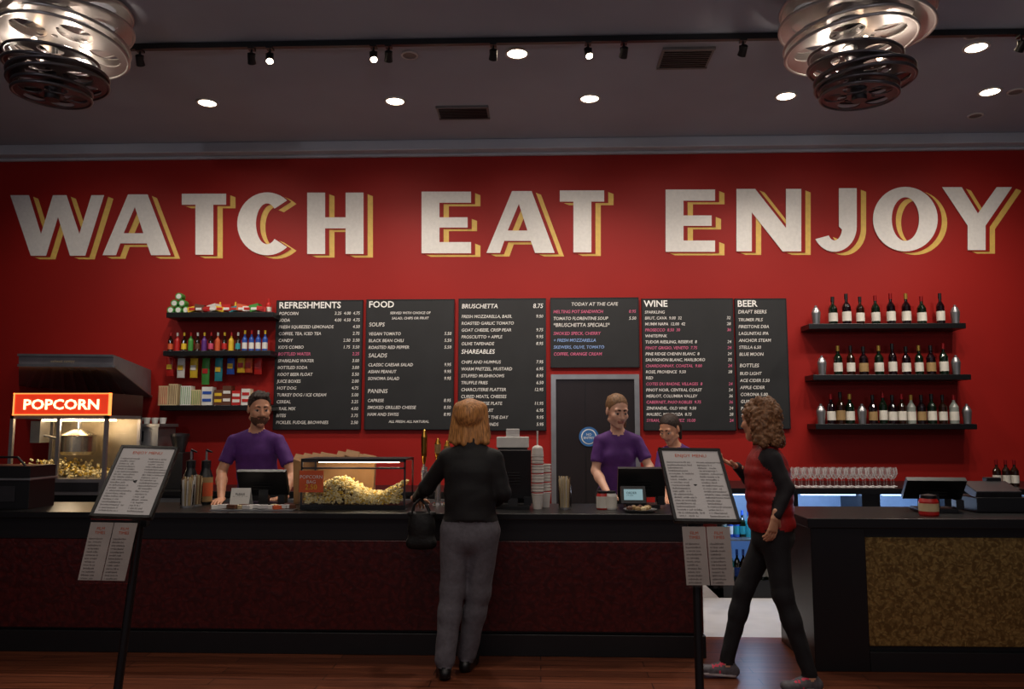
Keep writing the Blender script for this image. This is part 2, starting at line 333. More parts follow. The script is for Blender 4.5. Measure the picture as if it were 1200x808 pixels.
def figure(name,J,mats,o):
    b=B(name);m=dict(mats);m.setdefault('eye',EYE);m.setdefault('dark',DARK);m.setdefault('beard',m['hair']);m.setdefault('brow',mat('brow_hair','4a3020',.8))
    g={k:np.array(v,float) for k,v in J.items()}
    pel=(g['hl']+g['hr'])/2;neck=g['neck'];side=N(g['sr']-g['sl']);hs=N(g['hr']-g['hl']);up=N(neck-pel)
    cw=o.get('cw',.15);cd=o.get('cd',.105);ww=o.get('ww',.13);wd=o.get('wd',.095);hw=o.get('hw',.16);hd=o.get('hd',.115);lo=o.get('loose',.01);ns=o.get('ns',(.0028,34))
    P=[seg('bottom',pel-up*.03,pel+up*.06,(hw*.97,hd),(hw*.95,hd*.95),hs,k=.03)]
    top='top';hem=lerp(pel,neck,o.get('hem',.1))
    P+=[seg(top,hem-up*.1,lerp(pel,neck,.45),(o.get('hemw',hw+.006),o.get('hemd',hd+.01)),(ww,wd),(side+hs),k=.012,noise=ns,cut=[(-up,hem)]),
        seg(top,lerp(pel,neck,.42),lerp(pel,neck,.7),(ww,wd),(cw,cd),side,k=.045,noise=ns),
        seg(top,lerp(pel,neck,.7),lerp(pel,neck,.84),(cw,cd),(cw*.8,cd*.8),side,k=.04),
        seg(top,lerp(g['sl'],g['sr'],.1)-up*.012,lerp(g['sl'],g['sr'],.9)-up*.012,.05,.05,k=.05),
        seg(top,neck+up*.005,g['sl'],.034,.04,k=.045),seg(top,neck+up*.005,g['sr'],.034,.04,k=.045)]
    if o.get('bust'):
        fw=N(np.cross(up,side)); fw=fw if fw@g['f']>0 else -fw
        for s_ in(-1,1): P.append(ell(top,lerp(pel,neck,.64)+side*.065*s_+fw*.07,(.06,.05,.06),[side,fw,up],k=.04))
    hc=g['head'];f=N(g['f']);u=np.array(o.get('u',(0,0,1)),float)
    P.append(seg('skin',neck-up*.03,hc-N(u)*.06-f*.015,o.get('nr',.052),.05,k=.012))
    if o.get('collar'): P.append(seg(top,neck-up*.01,neck+up*.035,.07,.064,k=.01))
    ar=o.get('ar',.047)
    for s_ in'lr':
        S_,E_,W_=g['s'+s_],g['e'+s_],g['w'+s_]
        if o.get('long'):
            P+=[seg('sleeve',S_,E_,ar+.008,ar+.001,k=.025,noise=(.003,40)),seg('sleeve',E_,lerp(E_,W_,.93),ar,.031,k=.02,noise=(.003,44))]
        else:
            P+=[seg('skin',S_,E_,ar-.002,ar-.009,k=.01),seg('skin',E_,lerp(E_,W_,.35),ar-.009,ar-.006,k=.02),seg('skin',lerp(E_,W_,.3),W_,ar-.007,.025,k=.02),
                seg(top,S_,lerp(S_,E_,.7),ar+.007,ar+.01,k=.006,noise=(.002,40),cut=[(E_-S_,lerp(S_,E_,.72))])]
        H_,K_,A_,T_=g['h'+s_],g['k'+s_],g['a'+s_],g['t'+s_]
        P+=[seg('bottom',H_,K_,.086+lo,.058+lo,k=.03,noise=(.002,26)),seg('bottom',K_,lerp(K_,A_,.35),.057+lo,.056+lo,k=.03,noise=(.002,30)),seg('bottom',lerp(K_,A_,.3),lerp(K_,A_,.97),.055+lo,.042+lo*1.2,k=.02,noise=(.0025,36))]
        fd=N(T_-A_);heel=A_-fd*.045;heel[2]=A_[2]-.058; 
        sd=np.cross(fd,[0,0,1])
        P+=[seg('skin',A_,A_+[0,0,-.02],.035,.035,k=.01),seg('shoe',heel,T_,(.036,.034),(.04,.026),sd,k=.004),seg('shoe',lerp(heel,T_,.12)+[0,0,.025],lerp(heel,T_,.5)+[0,0,.01],.034,.036,k=.02),
            seg('sole',heel+[0,0,-.024],T_+[0,0,-.022],(.038,.012),(.043,.012),sd,k=.003)]
        if o.get('lace'): P+=[seg('lace',lerp(heel,T_,.35+.12*q)+[0,0,.045-.008*q]-sd*.026,lerp(heel,T_,.35+.12*q)+[0,0,.045-.008*q]+sd*.026,.007,.007,k=.003) for q in range(4)]+[seg('lace',heel+[0,0,.02],lerp(heel,T_,.5)+[0,0,.0]-sd*.034,.009,.008,k=.003),seg('lace',heel+[0,0,.02],lerp(heel,T_,.5)+sd*.034,.009,.008,k=.003)]
    write_mesh(b,P,.0095,m)
    write_mesh(b,head(hc,f,u,o['style'],o.get('hs',1),o.get('beard',False)),.0046,m)
    for s_ in'lr':
        if 'hd'+s_ in g:
            write_mesh(b,hand(g['w'+s_],g['hd'+s_],g['hn'+s_],o.get('curl',.4),o.get('th'+s_,1),o.get('hscale',1)),.0032,m)
    if 'logo' in o:
        x_,z_=o['logo']; b.text('café',(x_,neck[1]-cd-.03,z_),LOGO,size=.045,shear=.2,align='CENTER') if False else None
    return b.done()

# ================================================================ ROOM
WY=8.3; CEIL=4.53; E=.002
RED=mat('red_wall_paint','961913',0.55,var=0.05,scale=1.2,bump=0.02,spec=.25)
CEILM=mat('ceiling_paint','9395a0',0.85,var=0.04,scale=1.5)
GREYT=mat('crown_paint','b0b1b9',0.6,var=0.05,scale=2)
DARKW=mat('dark_wall_paint','3a1e1c',0.7)
B('floor').box(-9,9,-3,5.95,-.1,0,floor_mat()).done()
B('floor_service').box(-9,9,5.95,WY,-.1,0,mat('service_floor_lit_tone','cccacb',0.45,var=.08,scale=5)).done()  # pale colour stands in for the light falling on the floor here
B('wall_back').box(-9,9,WY,WY+.15,0,CEIL,RED).done()
B('wall_left').box(-9.15,-9,-3,WY+.15,0,CEIL,DARKW).done()
B('wall_right').box(9,9.15,-3,WY+.15,0,CEIL,DARKW).done()
B('ceiling').box(-9.15,9.15,-3,WY+.15,CEIL,CEIL+.1,CEILM).done()
zt=Z(183,WY)
b=B('trim_1'); b.box(-9,9,WY-.16,WY,zt+.03,CEIL,GREYT); b.box(-9,9,WY-.05,WY,zt,zt+.03,GREYT); b.done(bevel=.01)

# ---- painted lettering
WHITEP=mat('white_sign_paint','e6e2dc',0.6,var=.05,scale=30); YELP=mat('yellow_sign_paint','e0b95c',0.6,var=.08,scale=20)
H=72.0
cr=circ(35,36,35,37,34,48,312,False)+circ(35,36,13,24,34,312,48,False)[0:]
LT={'W':[[(0,0),(22,0),(36,46),(50,0),(66,0),(81,46),(95,0),(110,0),(88,72),(70,72),(56,26),(42,72),(24,72)]],
 'A':[[(30,0),(53,0),(80,72),(57,72),(52,58),(21,58),(16,72),(0,72)],[(38,15),(25,46),(48,46)]],
 'T':[[(0,0),(52,0),(52,13),(37,13),(37,72),(16,72),(16,13),(0,13)]],
 'C':[cr],
 'H':[[(0,0),(21,0),(21,29),(45,29),(45,0),(66,0),(66,72),(45,72),(45,42),(21,42),(21,72),(0,72)]],
 'E':[[(0,0),(58,0),(58,13),(21,13),(21,30),(54,30),(54,42),(21,42),(21,59),(58,59),(58,72),(0,72)]],
 'N':[[(0,0),(22,0),(58,45),(58,0),(76,0),(76,72),(54,72),(18,27),(18,72),(0,72)]],
 'J':[[(31,0),(52,0)]+circ(26,44,26,29,20,0,-150,False)+circ(26,44,9,16,12,-140,0,False)[0:-1]+[(31,44)]],
 'O':[circ(38,36,38,37,48),circ(38,36,16,25,48)],
 'Y':[[(0,0),(23,0),(42,30),(64,0),(82,0),(51,44),(51,72),(30,72),(30,44)]]}
PL=[('W',12),('A',120),('T',213),('C',278),('H',360),('E',494),('A',570),('T',656),('E',780),('N',863),('J',952),('O',1023),('Y',1104)]
def ltr(word,name):
    b=B(name)
    for ch,x0 in word:
        loops=LT[ch]; yt=229-10*(x0/1150.0); scl=(71+3.0*x0/1150)/H
        FV,FF=fill_loops(loops)
        def mp(p,Y,dx=0,dy=0): return at(x0+p[0]+dx,yt+p[1]*scl+dy,Y)
        def prism(da,Ya,db,Yb,m,back=False):
            b.add([mp(p,Ya,*da) for p in FV],FF,m)
            if back: b.add([mp(p,Yb,*db) for p in FV],FF,m)
            for L in loops:
                n=len(L);b.add([mp(p,Ya,*da) for p in L]+[mp(p,Yb,*db) for p in L],[(i,(i+1)%n,n+(i+1)%n,n+i) for i in range(n)],m)
        prism((0,0),WY-.0075,(11,4.2),WY-.001,YELP,True)
        prism((0,0),WY-.0105,(4.8,1.7),WY-.0092,RED,True)
        prism((0,0),WY-.0135,(0,0),WY-.0108,WHITEP)
    b.done()
ltr(PL[:5],'wall_lettering_watch'); ltr(PL[5:8],'wall_lettering_eat'); ltr(PL[8:],'wall_lettering_enjoy')

# ---- menu boards
SLATE=mat('chalkboard','141517',0.6,var=.35,scale=3); 
def rect(x0,y0,x1,y1,Y):
    cx=(x0+x1)/2;cy=(y0+y1)/2
    return at(x0,cy,Y)[0],at(x1,cy,Y)[0],at(cx,y1,Y)[2],at(cx,y0,Y)[2]
def board(r,title,rows,k=1.0):
    x0,x1,z0,z1=rect(*r,WY-.03); b=B('menu_board'); b.box(x0,x1,WY-.03,WY-E,z0,z1,SLATE)
    fr=.008
    for (a,c,d,e) in((x0,x1,z1-fr,z1),(x0,x1,z0,z0+fr),(x0,x0+fr,z0,z1),(x1-fr,x1,z0,z1)): b.box(a,c,WY-.034,WY-.03,d,e,BLACK)
    Y=WY-.032;zz=z1-.085
    if title: b.text(title,(x0+.025,Y,zz),CHALKT,size=.095,offs=.0018); zz-=.072
    for row in rows:
        t,p=row[0],row[1]; m=row[2] if len(row)>2 else CHALK; sz=row[3] if len(row)>3 else .046
        if sz>.055: zz-=.018
        if t.startswith('^'): b.text(t[1:],((x0+x1)/2,Y,zz),m,size=sz,shear=.15,align='CENTER',offs=.0005)
        else: b.text(t,(x0+.03,Y,zz),m,size=sz,shear=.15,offs=.0005,sx=.94)
        if p: b.text(p,(x1-.03,Y,zz),m,size=sz,shear=.15,align='RIGHT',offs=.0005,sx=.94)
        zz-=sz*1.56*k
        if zz<z0+.03: break
    return b.done()
board((322,352,424,504),'REFRESHMENTS',[('POPCORN','3.25  4.00  4.75'),('SODA','4.00  4.50  4.75'),('FRESH SQUEEZED LEMONADE','4.50'),('COFFEE, TEA, ICED TEA','2.75'),('CANDY','2.50  3.50'),('KID\'S COMBO','1.75  3.50'),('BOTTLED WATER','2.25',CHALKP),('SPARKLING WATER','3.00'),('BOTTLED SODA','3.00'),('ROOT BEER FLOAT','5.50'),('JUICE BOXES','2.00'),('HOT DOG','4.75'),('TURKEY DOG / ICE CREAM','5.00'),('CEREAL','3.25'),('TRAIL MIX','4.00'),('BITES','3.75'),('PICKLES, FUDGE, BROWNIES','2.50')])
board((428,351,532,504),'FOOD',[('^SERVED WITH CHOICE OF','',CHALK,.036),('^SALAD, CHIPS OR FRUIT','',CHALK,.036),('SOUPS','',CHALK,.06),('VEGAN TOMATO','5.50'),('BLACK BEAN CHILI','5.50'),('ROASTED RED PEPPER','5.50'),('SALADS','',CHALK,.06),('CLASSIC CAESAR SALAD','9.95'),('ASIAN PEANUT','9.95'),('SONOMA SALAD','9.95'),('','',CHALK,.03),('PANINIS','',CHALK,.06),('CAPRESE','8.95'),('SMOKED GRILLED CHEESE','8.50'),('HAM AND SWISS','8.95'),('^ALL FRESH, ALL NATURAL','',CHALK,.036)])
board((537,350,640,505),None,[('BRUSCHETTA','8.75',CHALKT,.066),('FRESH MOZZARELLA, BASIL','9.50'),('ROASTED GARLIC TOMATO',''),('GOAT CHEESE, CRISP PEAR','9.75'),('PROSCIUTTO + APPLE','9.95'),('OLIVE TAPENADE','8.95'),('SHAREABLES','',CHALKT,.066),('CHIPS AND HUMMUS','7.95'),('WARM PRETZEL, MUSTARD','6.95'),('STUFFED MUSHROOMS','8.95'),('TRUFFLE FRIES','6.50'),('CHARCUTERIE PLATTER','12.95'),('CURED MEATS, CHEESES',''),('LOCAL CHEESE PLATE','11.95'),('SEASONAL FRUIT','6.95'),('FLATBREAD OF THE DAY','9.95'),('OLIVES + ALMONDS','5.95')])
board((645,349,749,431),None,[('^TODAY AT THE CAFE','',CHALK,.05),('MELTING POT SANDWICH','8.95',CHALKP),('TOMATO FLORENTINE SOUP','5.50'),('*BRUSCHETTA SPECIALS*','',CHALK,.055),('SMOKED SPECK, CHERRY','',CHALKP),('+ FRESH MOZZARELLA','',CHALKB),('SKEWERS, OLIVE, TOMATO','',CHALKB),('COFFEE, ORANGE CREAM','',CHALKP)])
wine=['SPARKLING','BRUT, CAVA  9.00  32','MUMM NAPA  12.00  42','PROSECCO  8.50  30','WHITE/PINK','TUDOR RIESLING, RESERVE  8','PINOT GRIGIO, VENETO  7.75','PINE RIDGE CHENIN BLANC  8','SAUVIGNON BLANC, MARLBORO','CHARDONNAY, COASTAL  9.00','ROSE, PROVENCE  9.50','RED','COTES DU RHONE, VILLAGES  8','PINOT NOIR, CENTRAL COAST','MERLOT, COLUMBIA VALLEY','CABERNET, PASO ROBLES  9.75','ZINFANDEL, OLD VINE  9.50','MALBEC, MENDOZA  8.75','SYRAH, SANTA YNEZ  10.00','RIOJA CRIANZA  9.00']
board((753,350,861,505),'WINE',[(w,random.choice(['24','28','32','36']) if i not in(0,4,11) else '',(CHALK if i%3 else CHALKP) if i not in(0,4,11) else CHALK,.043) for i,w in enumerate(wine)],.93)
board((863,350,924,503),'BEER',[('DRAFT BEERS','',CHALK,.052),('TRUMER PILS',''),('FIRESTONE DBA',''),('LAGUNITAS IPA',''),('ANCHOR STEAM',''),('STELLA 6.50',''),('BLUE MOON',''),('','',CHALK,.03),('BOTTLES','',CHALK,.052),('BUD LIGHT',''),('ACE CIDER 5.50',''),('APPLE CIDER',''),('CORONA 5.00',''),('GUINNESS 6.00',''),('PACIFICO 5.00',''),('SAM ADAMS 5.50','')])

# ---- shelves + goods
def shelf(x0,x1,ytop,ybot,dep=.26):
    cx=(x0+x1)/2
    a=at(x0,ytop,WY-dep)[0];c=at(x1,ytop,WY-dep)[0];zt_=at(cx,ytop,WY-dep)[2];b=B('wall_shelf')
    b.box(a,c,WY-dep,WY-E,zt_-.055,zt_-.0005,BLACK); b.done(bevel=.004); return zt_
GB=mat('green_bottle_glass','0c1a0e',0.08,coat=.5); AB=mat('amber_bottle_glass','231006',0.08,coat=.5); CB=mat('clear_bottle','8a8f88',0.1,coat=.5)
RW=mat('red_wine_glass','14060a',0.08,coat=.5);LBL=mat('label_paper','d9d4c8',0.7);LBLT=mat('label_tan','9a7c50',0.7);FOIL=mat('foil_red','8a1418',0.35,.4);FOILG=mat('foil_gold','a8873c',0.35,.6)
def bottle(b,x,y,z,h,r,g,l,c,n=14):
    lw=[(0,0),(r,0.003),(r,h*.12),(r*1.02,h*.12),(r*1.02,h*.42),(r,h*.42),(r,h*.58),(r*.75,h*.66),(r*.36,h*.74),(r*.34,h*.82),(r*.4,h*.82),(r*.4,h),(0,h)]
    b.lathe((x,y,z),lw,[g,g,l,l,l,g,g,g,g,c,c,c],n)
def shaker(b,x,y,z,h=.2,r=.045): b.lathe((x,y,z),[(0,0),(r*.75,0),(r,h*.62),(r*.95,h*.68),(r*.55,h*.88),(r*.3,h*.9),(r*.3,h),(0,h)],STEEL,16)
def wine_shelf(x0,x1,yt,yb,items):
    z=shelf(x0,x1,yt,yb); b=B('wine_bottles')
    for px,k in items:
        x=at(px,yt-15,WY-.13)[0]
        if k=='s': shaker(b,x,WY-.13,z)
        else: bottle(b,x,WY-.13,z,random.choice([.29,.3,.32]),random.choice([.04,.042,.044]),{'g':GB,'a':AB,'r':RW,'c':CB}[k],random.choice([LBL,LBL,LBLT,LBL]),random.choice([FOIL,BLACKP,FOILG,BLACKP]))
    b.done()
wine_shelf(948,1132,379,389,[(956,'s'),(976,'g'),(992,'r'),(1008,'a'),(1026,'g'),(1044,'r'),(1062,'r'),(1080,'g'),(1102,'r'),(1119,'s')])
wine_shelf(953,1138,439,449,[(963,'s'),(982,'g'),(997,'a'),(1012,'r'),(1030,'g'),(1046,'r'),(1062,'r'),(1077,'g'),(1091,'r'),(1106,'g'),(1120,'s')])
wine_shelf(956,1145,497,507,[(962,'s'),(974,'r'),(985,'a'),(996,'g'),(1010,'s'),(1023,'r'),(1035,'g'),(1046,'r'),(1057,'a'),(1068,'c'),(1080,'r'),(1092,'g'),(1105,'a'),(1118,'c'),(1133,'s')])
z=shelf(195,320,366,372)
b=B('candy_boxes')
for i,(px,k) in enumerate([(202,0),(211,0),(220,0),(206,1),(215,1),(211,2)]):
    x=at(px,360,WY-.13)[0];zz=z+k*.072; b.cyl((x,WY-.17,zz+.038),(x,WY-.09,zz+.038),.038,.038,GREEN,16); b.cyl((x,WY-.173,zz+.038),(x,WY-.17,zz+.038),.026,.026,WHITE,16)
cols=[YEL,BROWNP,REDP,WHITE,YEL,REDP,TEAL,ORANGE,WHITE,GREEN,REDP]
for i in range(11):
    x=at(228+i*8,360,WY-.13)[0]; b.obox((x,WY-.13,z+.045+.012*(i%2)),(.1,.12,.05+.02*(i%2)),(0,math.radians([-14,10,0][i%3]),math.radians(random.uniform(-15,15))),cols[i]); b.obox((x,WY-.193,z+.045),(.06,.006,.025),(0,0,0),WHITE if i%2 else REDP)
for px in(258,276): 
    x=at(px,360,WY-.1)[0]; b.cyl((x,WY-.1,z+.0),(x,WY-.1,z+.13),.02,.008,YEL,10)
x=at(315,355,WY-.13)[0];bottle(b,x,WY-.13,z,.16,.03,REDP,LBL,REDP)
b.done()
z=shelf(191,317,411,416)
b=B('soda_bottles')
sc_=[ORANGE,REDP,YEL,GREEN,BROWNP,PURP,PINK,ORANGE,REDP,YEL,TEAL,BLUE,BLUE,BLUE,BLUE]
for i,c in enumerate(sc_): bottle(b,at(200+i*7.9,400,WY-.14)[0],WY-.14,z,.2 if i<11 else .22,.027,[AB,c][i%2] if i<11 else BLUE,c if i<11 else WHITE,[REDP,WHITE,YEL][i%3])
b.done()
b=B('candy_bags')
pk=[(200,REDP,24),(213,WHITE,26),(228,YEL,26),(242,GREEN,34),(257,TEAL,30),(271,BLUE,22),(283,YEL,20),(292,ORANGE,20),(303,REDP,22)]
for px,c,hh in pk:
    p=at(px,415+2,WY-.12);q=at(px,415+2+hh,WY-.12);w=.042;t=.022;zt_,zb=p[2]-.025,q[2];xm=p[0];y=WY-.12
    rows=[(zt_,w,.003),(zt_-.02,w*.95,.012),((zt_+zb)/2,w,t),(zb+.02,w*.95,.012),(zb,w,.003)];V=[];n=12
    for zz,ww_,tt in rows:
        for i in range(n):
            a=2*math.pi*i/n; V.append((xm+ww_*np.sign(math.cos(a))*abs(math.cos(a))**.5,y+tt*math.sin(a),zz))
    b.add(V,[(j*n+i,(j+1)*n+i,(j+1)*n+(i+1)%n,j*n+(i+1)%n) for j in range(4) for i in range(n)],c,True)
    b.obox((xm,y-t-.001,(zt_+zb)/2),(.055,.004,.05),(0,0,0),random.choice([WHITE,REDP,YEL]))
    b.cyl((xm,y,zt_-.005),(xm,y,z-.0555),.003,.003,STEEL,6)
b.done()
z=shelf(187,318,475,480)
b=B('snack_boxes')
for px,w,h_,c,c2 in[(194,.1,.2,CREAM,REDP),(205,.09,.22,CREAM,BROWNP),(220,.11,.2,WHITE,GREEN),(232,.1,.16,CREAM,GREEN),(245,.11,.19,WHITE,BLUE),(258,.09,.16,BROWNP,YEL),(268,.09,.2,BROWNP,WHITE),(279,.09,.15,REDP,WHITE),(290,.09,.17,WHITE,REDP),(301,.09,.12,YEL,BROWNP),(311,.07,.11,REDP,YEL)]:
    x=at(px,460,WY-.13)[0]; b.box(x-w/2,x+w/2,WY-.18,WY-.08,z,z+h_,c)
    if px<240:
        for k in range(5): b.box(x-w/2+.006+k*w*.19,x-w/2+.006+k*w*.19+w*.06,WY-.182,WY-.18,z+.01,z+h_-.01,c2)
    else:
        for k in range(2): b.box(x-w/2+.008,x+w/2-.008,WY-.183,WY-.18,z+h_*(.2+.4*k),z+h_*(.2+.4*k)+.03,c2)
b.done()

# ---- back door
x0,x1,z0,z1=rect(646,439,750,590,WY-.04)
DR=mat('door_steel','302a2b',0.35,.6,var=.1,scale=2)
b=B('door_1'); fw=.05;WE=WY-E
b.box(x0,x0+fw,WY-.05,WE,0,z1,STEEL);b.box(x1-fw,x1,WY-.05,WE,0,z1,STEEL);b.box(x0+fw,x1-fw,WY-.05,WE,z1-fw,z1,STEEL)
b.box(x0+fw,x1-fw,WY-.03,WE,0,z1-fw,DR);b.box(x0+fw+.3,x0+fw+.306,WY-.034,WY-.03,0,z1-fw,BLACK)
c=at(690,512,WY-.035);b.cyl((c[0],WY-.04,c[2]),(c[0],WY-.03,c[2]),.1,.1,mat('blue_sticker','2c5f96',.5),28);b.cyl((c[0],WY-.043,c[2]),(c[0],WY-.04,c[2]),.078,.078,WHITE,28)
b.cyl((c[0],WY-.046,c[2]),(c[0],WY-.043,c[2]),.068,.068,MC['blue_sticker'],28); b.text('NO\nENTRY',(c[0],WY-.047,c[2]+.01),WHITE,size=.035,align='CENTER')
b.box(x1-.16,x1-.14,WY-.09,WY-.07,.85,1.15,STEEL);b.box(x1-.16,x1-.14,WY-.08,WY-.03,.86,.89,STEEL);b.box(x1-.16,x1-.14,WY-.08,WY-.03,1.1,1.13,STEEL)
b.done(bevel=.003)

# ---- main counter
CY0,CY1,CT=5.38,6.1,.925
PANEL=pattern_mat('red_damask_panel',(.085,.008,.007),(.04,.004,.004),34,.28,.1)
GOLD=pattern_mat('gold_panel',(.42,.28,.09),(.17,.10,.03),46,.3,.6)
xr=X(826,CY0);xl=-7.0
b=B('service_counter')
b.box(xl,xr,CY0,CY1,CT-.04,CT,BLACK)
b.box(xl,xr-.03,CY0+.06,CY1-.03,.14,CT-.04,BLACK)
b.box(xl,xr-.03,CY0+.045,CY0+.06,.155,.74,PANEL)
b.box(xl,xr-.03,CY0+.05,CY0+.075,.74,CT-.04,BLACKP)
b.box(xl,xr-.02,CY0+.03,CY1-.03,0,.14,BLACKP)
b.done(bevel=.004)
# right counter
RY=5.15; xa=X(945,RY);xb=X(1008,RY);CT2=.93
b=B('bar_counter')
b.box(xa-.02,6.5,RY-.02,RY+.75,CT2-.06,CT2,BLACK); b.box(xa,xb,RY,RY+.7,0,CT2-.06,BLACK)
b.box(xb,6.5,RY+.04,RY+.7,0,CT2-.06,BLACKP); b.box(xb,6.5,RY+.0,RY+.05,0,.12,BLACKP); b.box(xb,6.5,RY+.02,RY+.045,.15,.81,GOLD)
b.done(bevel=.004)
# back bar with coolers
BY=7.25;BT=.955;bx0=X(838,BY);bx1=6.6
COOL=mat('cooler_glow','9fc6ff',.5,emit=5,ecol='9fc8ff')
LINER=mat('cooler_liner','8d9eb0',.5,emit=.22,ecol='6fa5ff')  # liner is no lamp; its glow stands in for light inside the cooler
b=B('back_bar_cooler')
b.box(bx0,bx1,BY,WY-.002,BT-.05,BT,BLACK);b.box(bx0,bx1,BY+.55,WY-.002,0,BT-.05,BLACK);b.box(bx0,bx0+.04,BY+.02,BY+.55,0,BT-.05,BLACK);b.box(bx0,bx1,BY+.02,BY+.55,0,.12,BLACK)
nb=7;w=(bx1-bx0)/nb
for i in range(nb):
    a=bx0+i*w; 
    b.box(a+w-.16,a+w,BY+.02,BY+.55,.12,BT-.05,BLACK)
    b.box(a+.04,a+w-.05,BY+.53,BY+.55,.14,BT-.06,LINER); b.box(a+.06,a+w-.18,BY+.1,BY+.14,BT-.068,BT-.052,COOL)
    b.box(a+.04,a+w-.05,BY+.04,BY+.53,.49,.5,STEEL)
    b.add([(a+.04,BY+.025,.12),(a+w-.05,BY+.025,.12),(a+w-.05,BY+.025,BT-.05),(a+.04,BY+.025,BT-.05)],[(0,1,2,3)],GLASS)
    b.box(a+.04,a+w-.05,BY+.015,BY+.035,.12,.15,BLACK)
b.done()
b=B('cooler_bottles')
for i in range(nb):
    a=bx0+i*w
    for zz in(.12,.5):
        for j in range(8):
            xx=a+.1+j*(w-.32)/7; bottle(b,xx,BY+.22,zz,.27 if zz<.3 else .24,.03,random.choice([GB,AB,BLUE,TEAL,CB]),random.choice([LBL,BLUE,WHITE,TEAL]),random.choice([WHITE,BLUE,FOILG]),10)
b.done()
WGL=glass_mat('wine_glass',(.95,.95,.95),.4,True)  # pale edge colour stands in for white glints on the glasses
b=B('wine_glasses')
for row in range(2):
    for i in range(15):
        x=at(928+i*8.3+row*3,560,BY+.15+row*.12)[0]; b.lathe((x,BY+.15+row*.12,BT),[(0,0.0),(.032,.001),(.03,.004),(.004,.01),(.004,.07),(.02,.085),(.034,.115),(.034,.14),(.028,.175)],WGL,14)
b.done()
# left back bar
b=B('back_counter'); lx1=X(640,7.5)
b.box(-7,lx1,7.45,WY-.002,.86,.9,BLACK);b.box(-7,lx1-.02,7.5,WY-.002,.1,.86,DSTEEL);b.box(-7,lx1-.02,7.55,WY-.002,0,.1,BLACKP)
for i in range(9): b.box(-6.9+i*.72,-6.9+i*.72+.68,7.485,7.5,.14,.83,STEEL);b.box(-6.6+i*.72,-6.5+i*.72,7.465,7.485,.76,.78,BLACK)
b.done(bevel=.003)

# ---- popcorn machine and hood
PY=7.0
KETTLE=mat('kettle_steel','b8b0a0',.25,.9);POP=mat('popcorn','e8d9a4',.7,var=.2,scale=40);POPB=mat('popcorn_buttery','d9b54a',.65,var=.2,scale=40)
WARM=mat('warm_lamp','ffd9a0',.5,emit=14)
def kernel(b,c,s):
    m=POP if random.random()<.72 else POPB
    for k in range(3):
        d=np.random.randn(3);d/=np.linalg.norm(d); b.blob(np.array(c)+d*s*.45,np.array([s,s,s])*random.uniform(.45,.7),m)
x0,x1,zs0,zs1=rect(13,461,127,487,PY)
zb=.9
PD=.62
REDM=mat('popcorn_machine_frame','a09a9a',.35,.7)
b=B('popcorn_machine')
b.box(x0,x1,PY,PY+PD,zb,zb+.14,REDM); b.box(x0+.05,x1-.05,PY-.01,PY,zb+.03,zb+.11,DSTEEL)
for xx in(x0,x1-.03):
    for yy in(PY,PY+PD-.03): b.box(xx,xx+.03,yy,yy+.03,zb+.14,zs0,REDM)
b.box(x0,x1,PY+.0,PY+PD,zs0-.03,zs0+.0,REDM); b.box(x0+.05,x1,PY+.02,PY+PD,zs0,zs1,mat('dark_red_box','3a0c08',.4))
b.box((x0+x1)/2-.015,(x0+x1)/2+.015,PY-.003,PY+.02,zb+.14,zs0-.03,REDM)
SG=mat('popcorn_sign_face','e8482a',.4,emit=.75,ecol='e0351a');SGT=mat('popcorn_sign_text','fff0c8',.4,emit=2.5,ecol='ffe2a0');SGB=mat('popcorn_sign_border','ffb060',.4,emit=1.2,ecol='ffa050')
b.box(x0+.04,x1+.01,PY-.012,PY+.02,zs0+.005,zs1-.005,SG)
for (a,c,d,e) in((x0+.03,x1+.02,zs1-.01,zs1),(x0+.03,x1+.02,zs0,zs0+.01),(x0+.03,x0+.04,zs0,zs1),(x1+.01,x1+.02,zs0,zs1)): b.box(a,c,PY-.02,PY+.02,d,e,SGB)
b.text('POPCORN',((x0+x1)/2+.025,PY-.016,(zs0+zs1)/2-.045),SGT,size=.125,align='CENTER',offs=.003,sx=1.18)
xm=(x0+x1)/2
b.box(x0+.1,x1-.1,PY+.3,PY+.34,zs0-.05,zs0-.032,WARM)
b.lathe((xm,PY+.32,zs0-.36),[(0,0),(.13,0),(.15,.03),(.15,.17),(.16,.18),(.06,.23),(0,.24)],KETTLE,24)
b.cyl((xm,PY+.32,zs0-.12),(xm,PY+.32,zs0-.03),.02,.02,STEEL); b.cyl((xm-.15,PY+.32,zs0-.22),(xm-.34,PY+.32,zs0-.18),.012,.012,STEEL); b.box(x0+.03,x0+.12,PY+.25,PY+.4,zs0-.25,zs0-.05,STEEL)
for a in[[(x0+.03,PY+.01,zb+.14),(x1-.03,PY+.01,zb+.14),(x1-.03,PY+.01,zs0-.03),(x0+.03,PY+.01,zs0-.03)],[(x1-.01,PY+.03,zb+.14),(x1-.01,PY+PD-.03,zb+.14),(x1-.01,PY+PD-.03,zs0-.03),(x1-.01,PY+.03,zs0-.03)]]: b.add(a,[(0,1,2,3)],GLASS)
b.box(x0+.03,x1-.03,PY+PD-.02,PY+PD-.01,zb+.14,zs0-.03,mat('machine_liner','a09480',.4,.5))
for i in range(420):
    xx=random.uniform(x0+.05,x1-.05);yy=random.uniform(PY+.04,PY+PD-.06);hh=.1+.06*math.sin((xx-x0)*6)
    kernel(b,(xx,yy,zb+.15+random.random()*hh),.018)
b.box(x0,x1,PY+.02,7.44,0,zb,BLACK)
b.done()
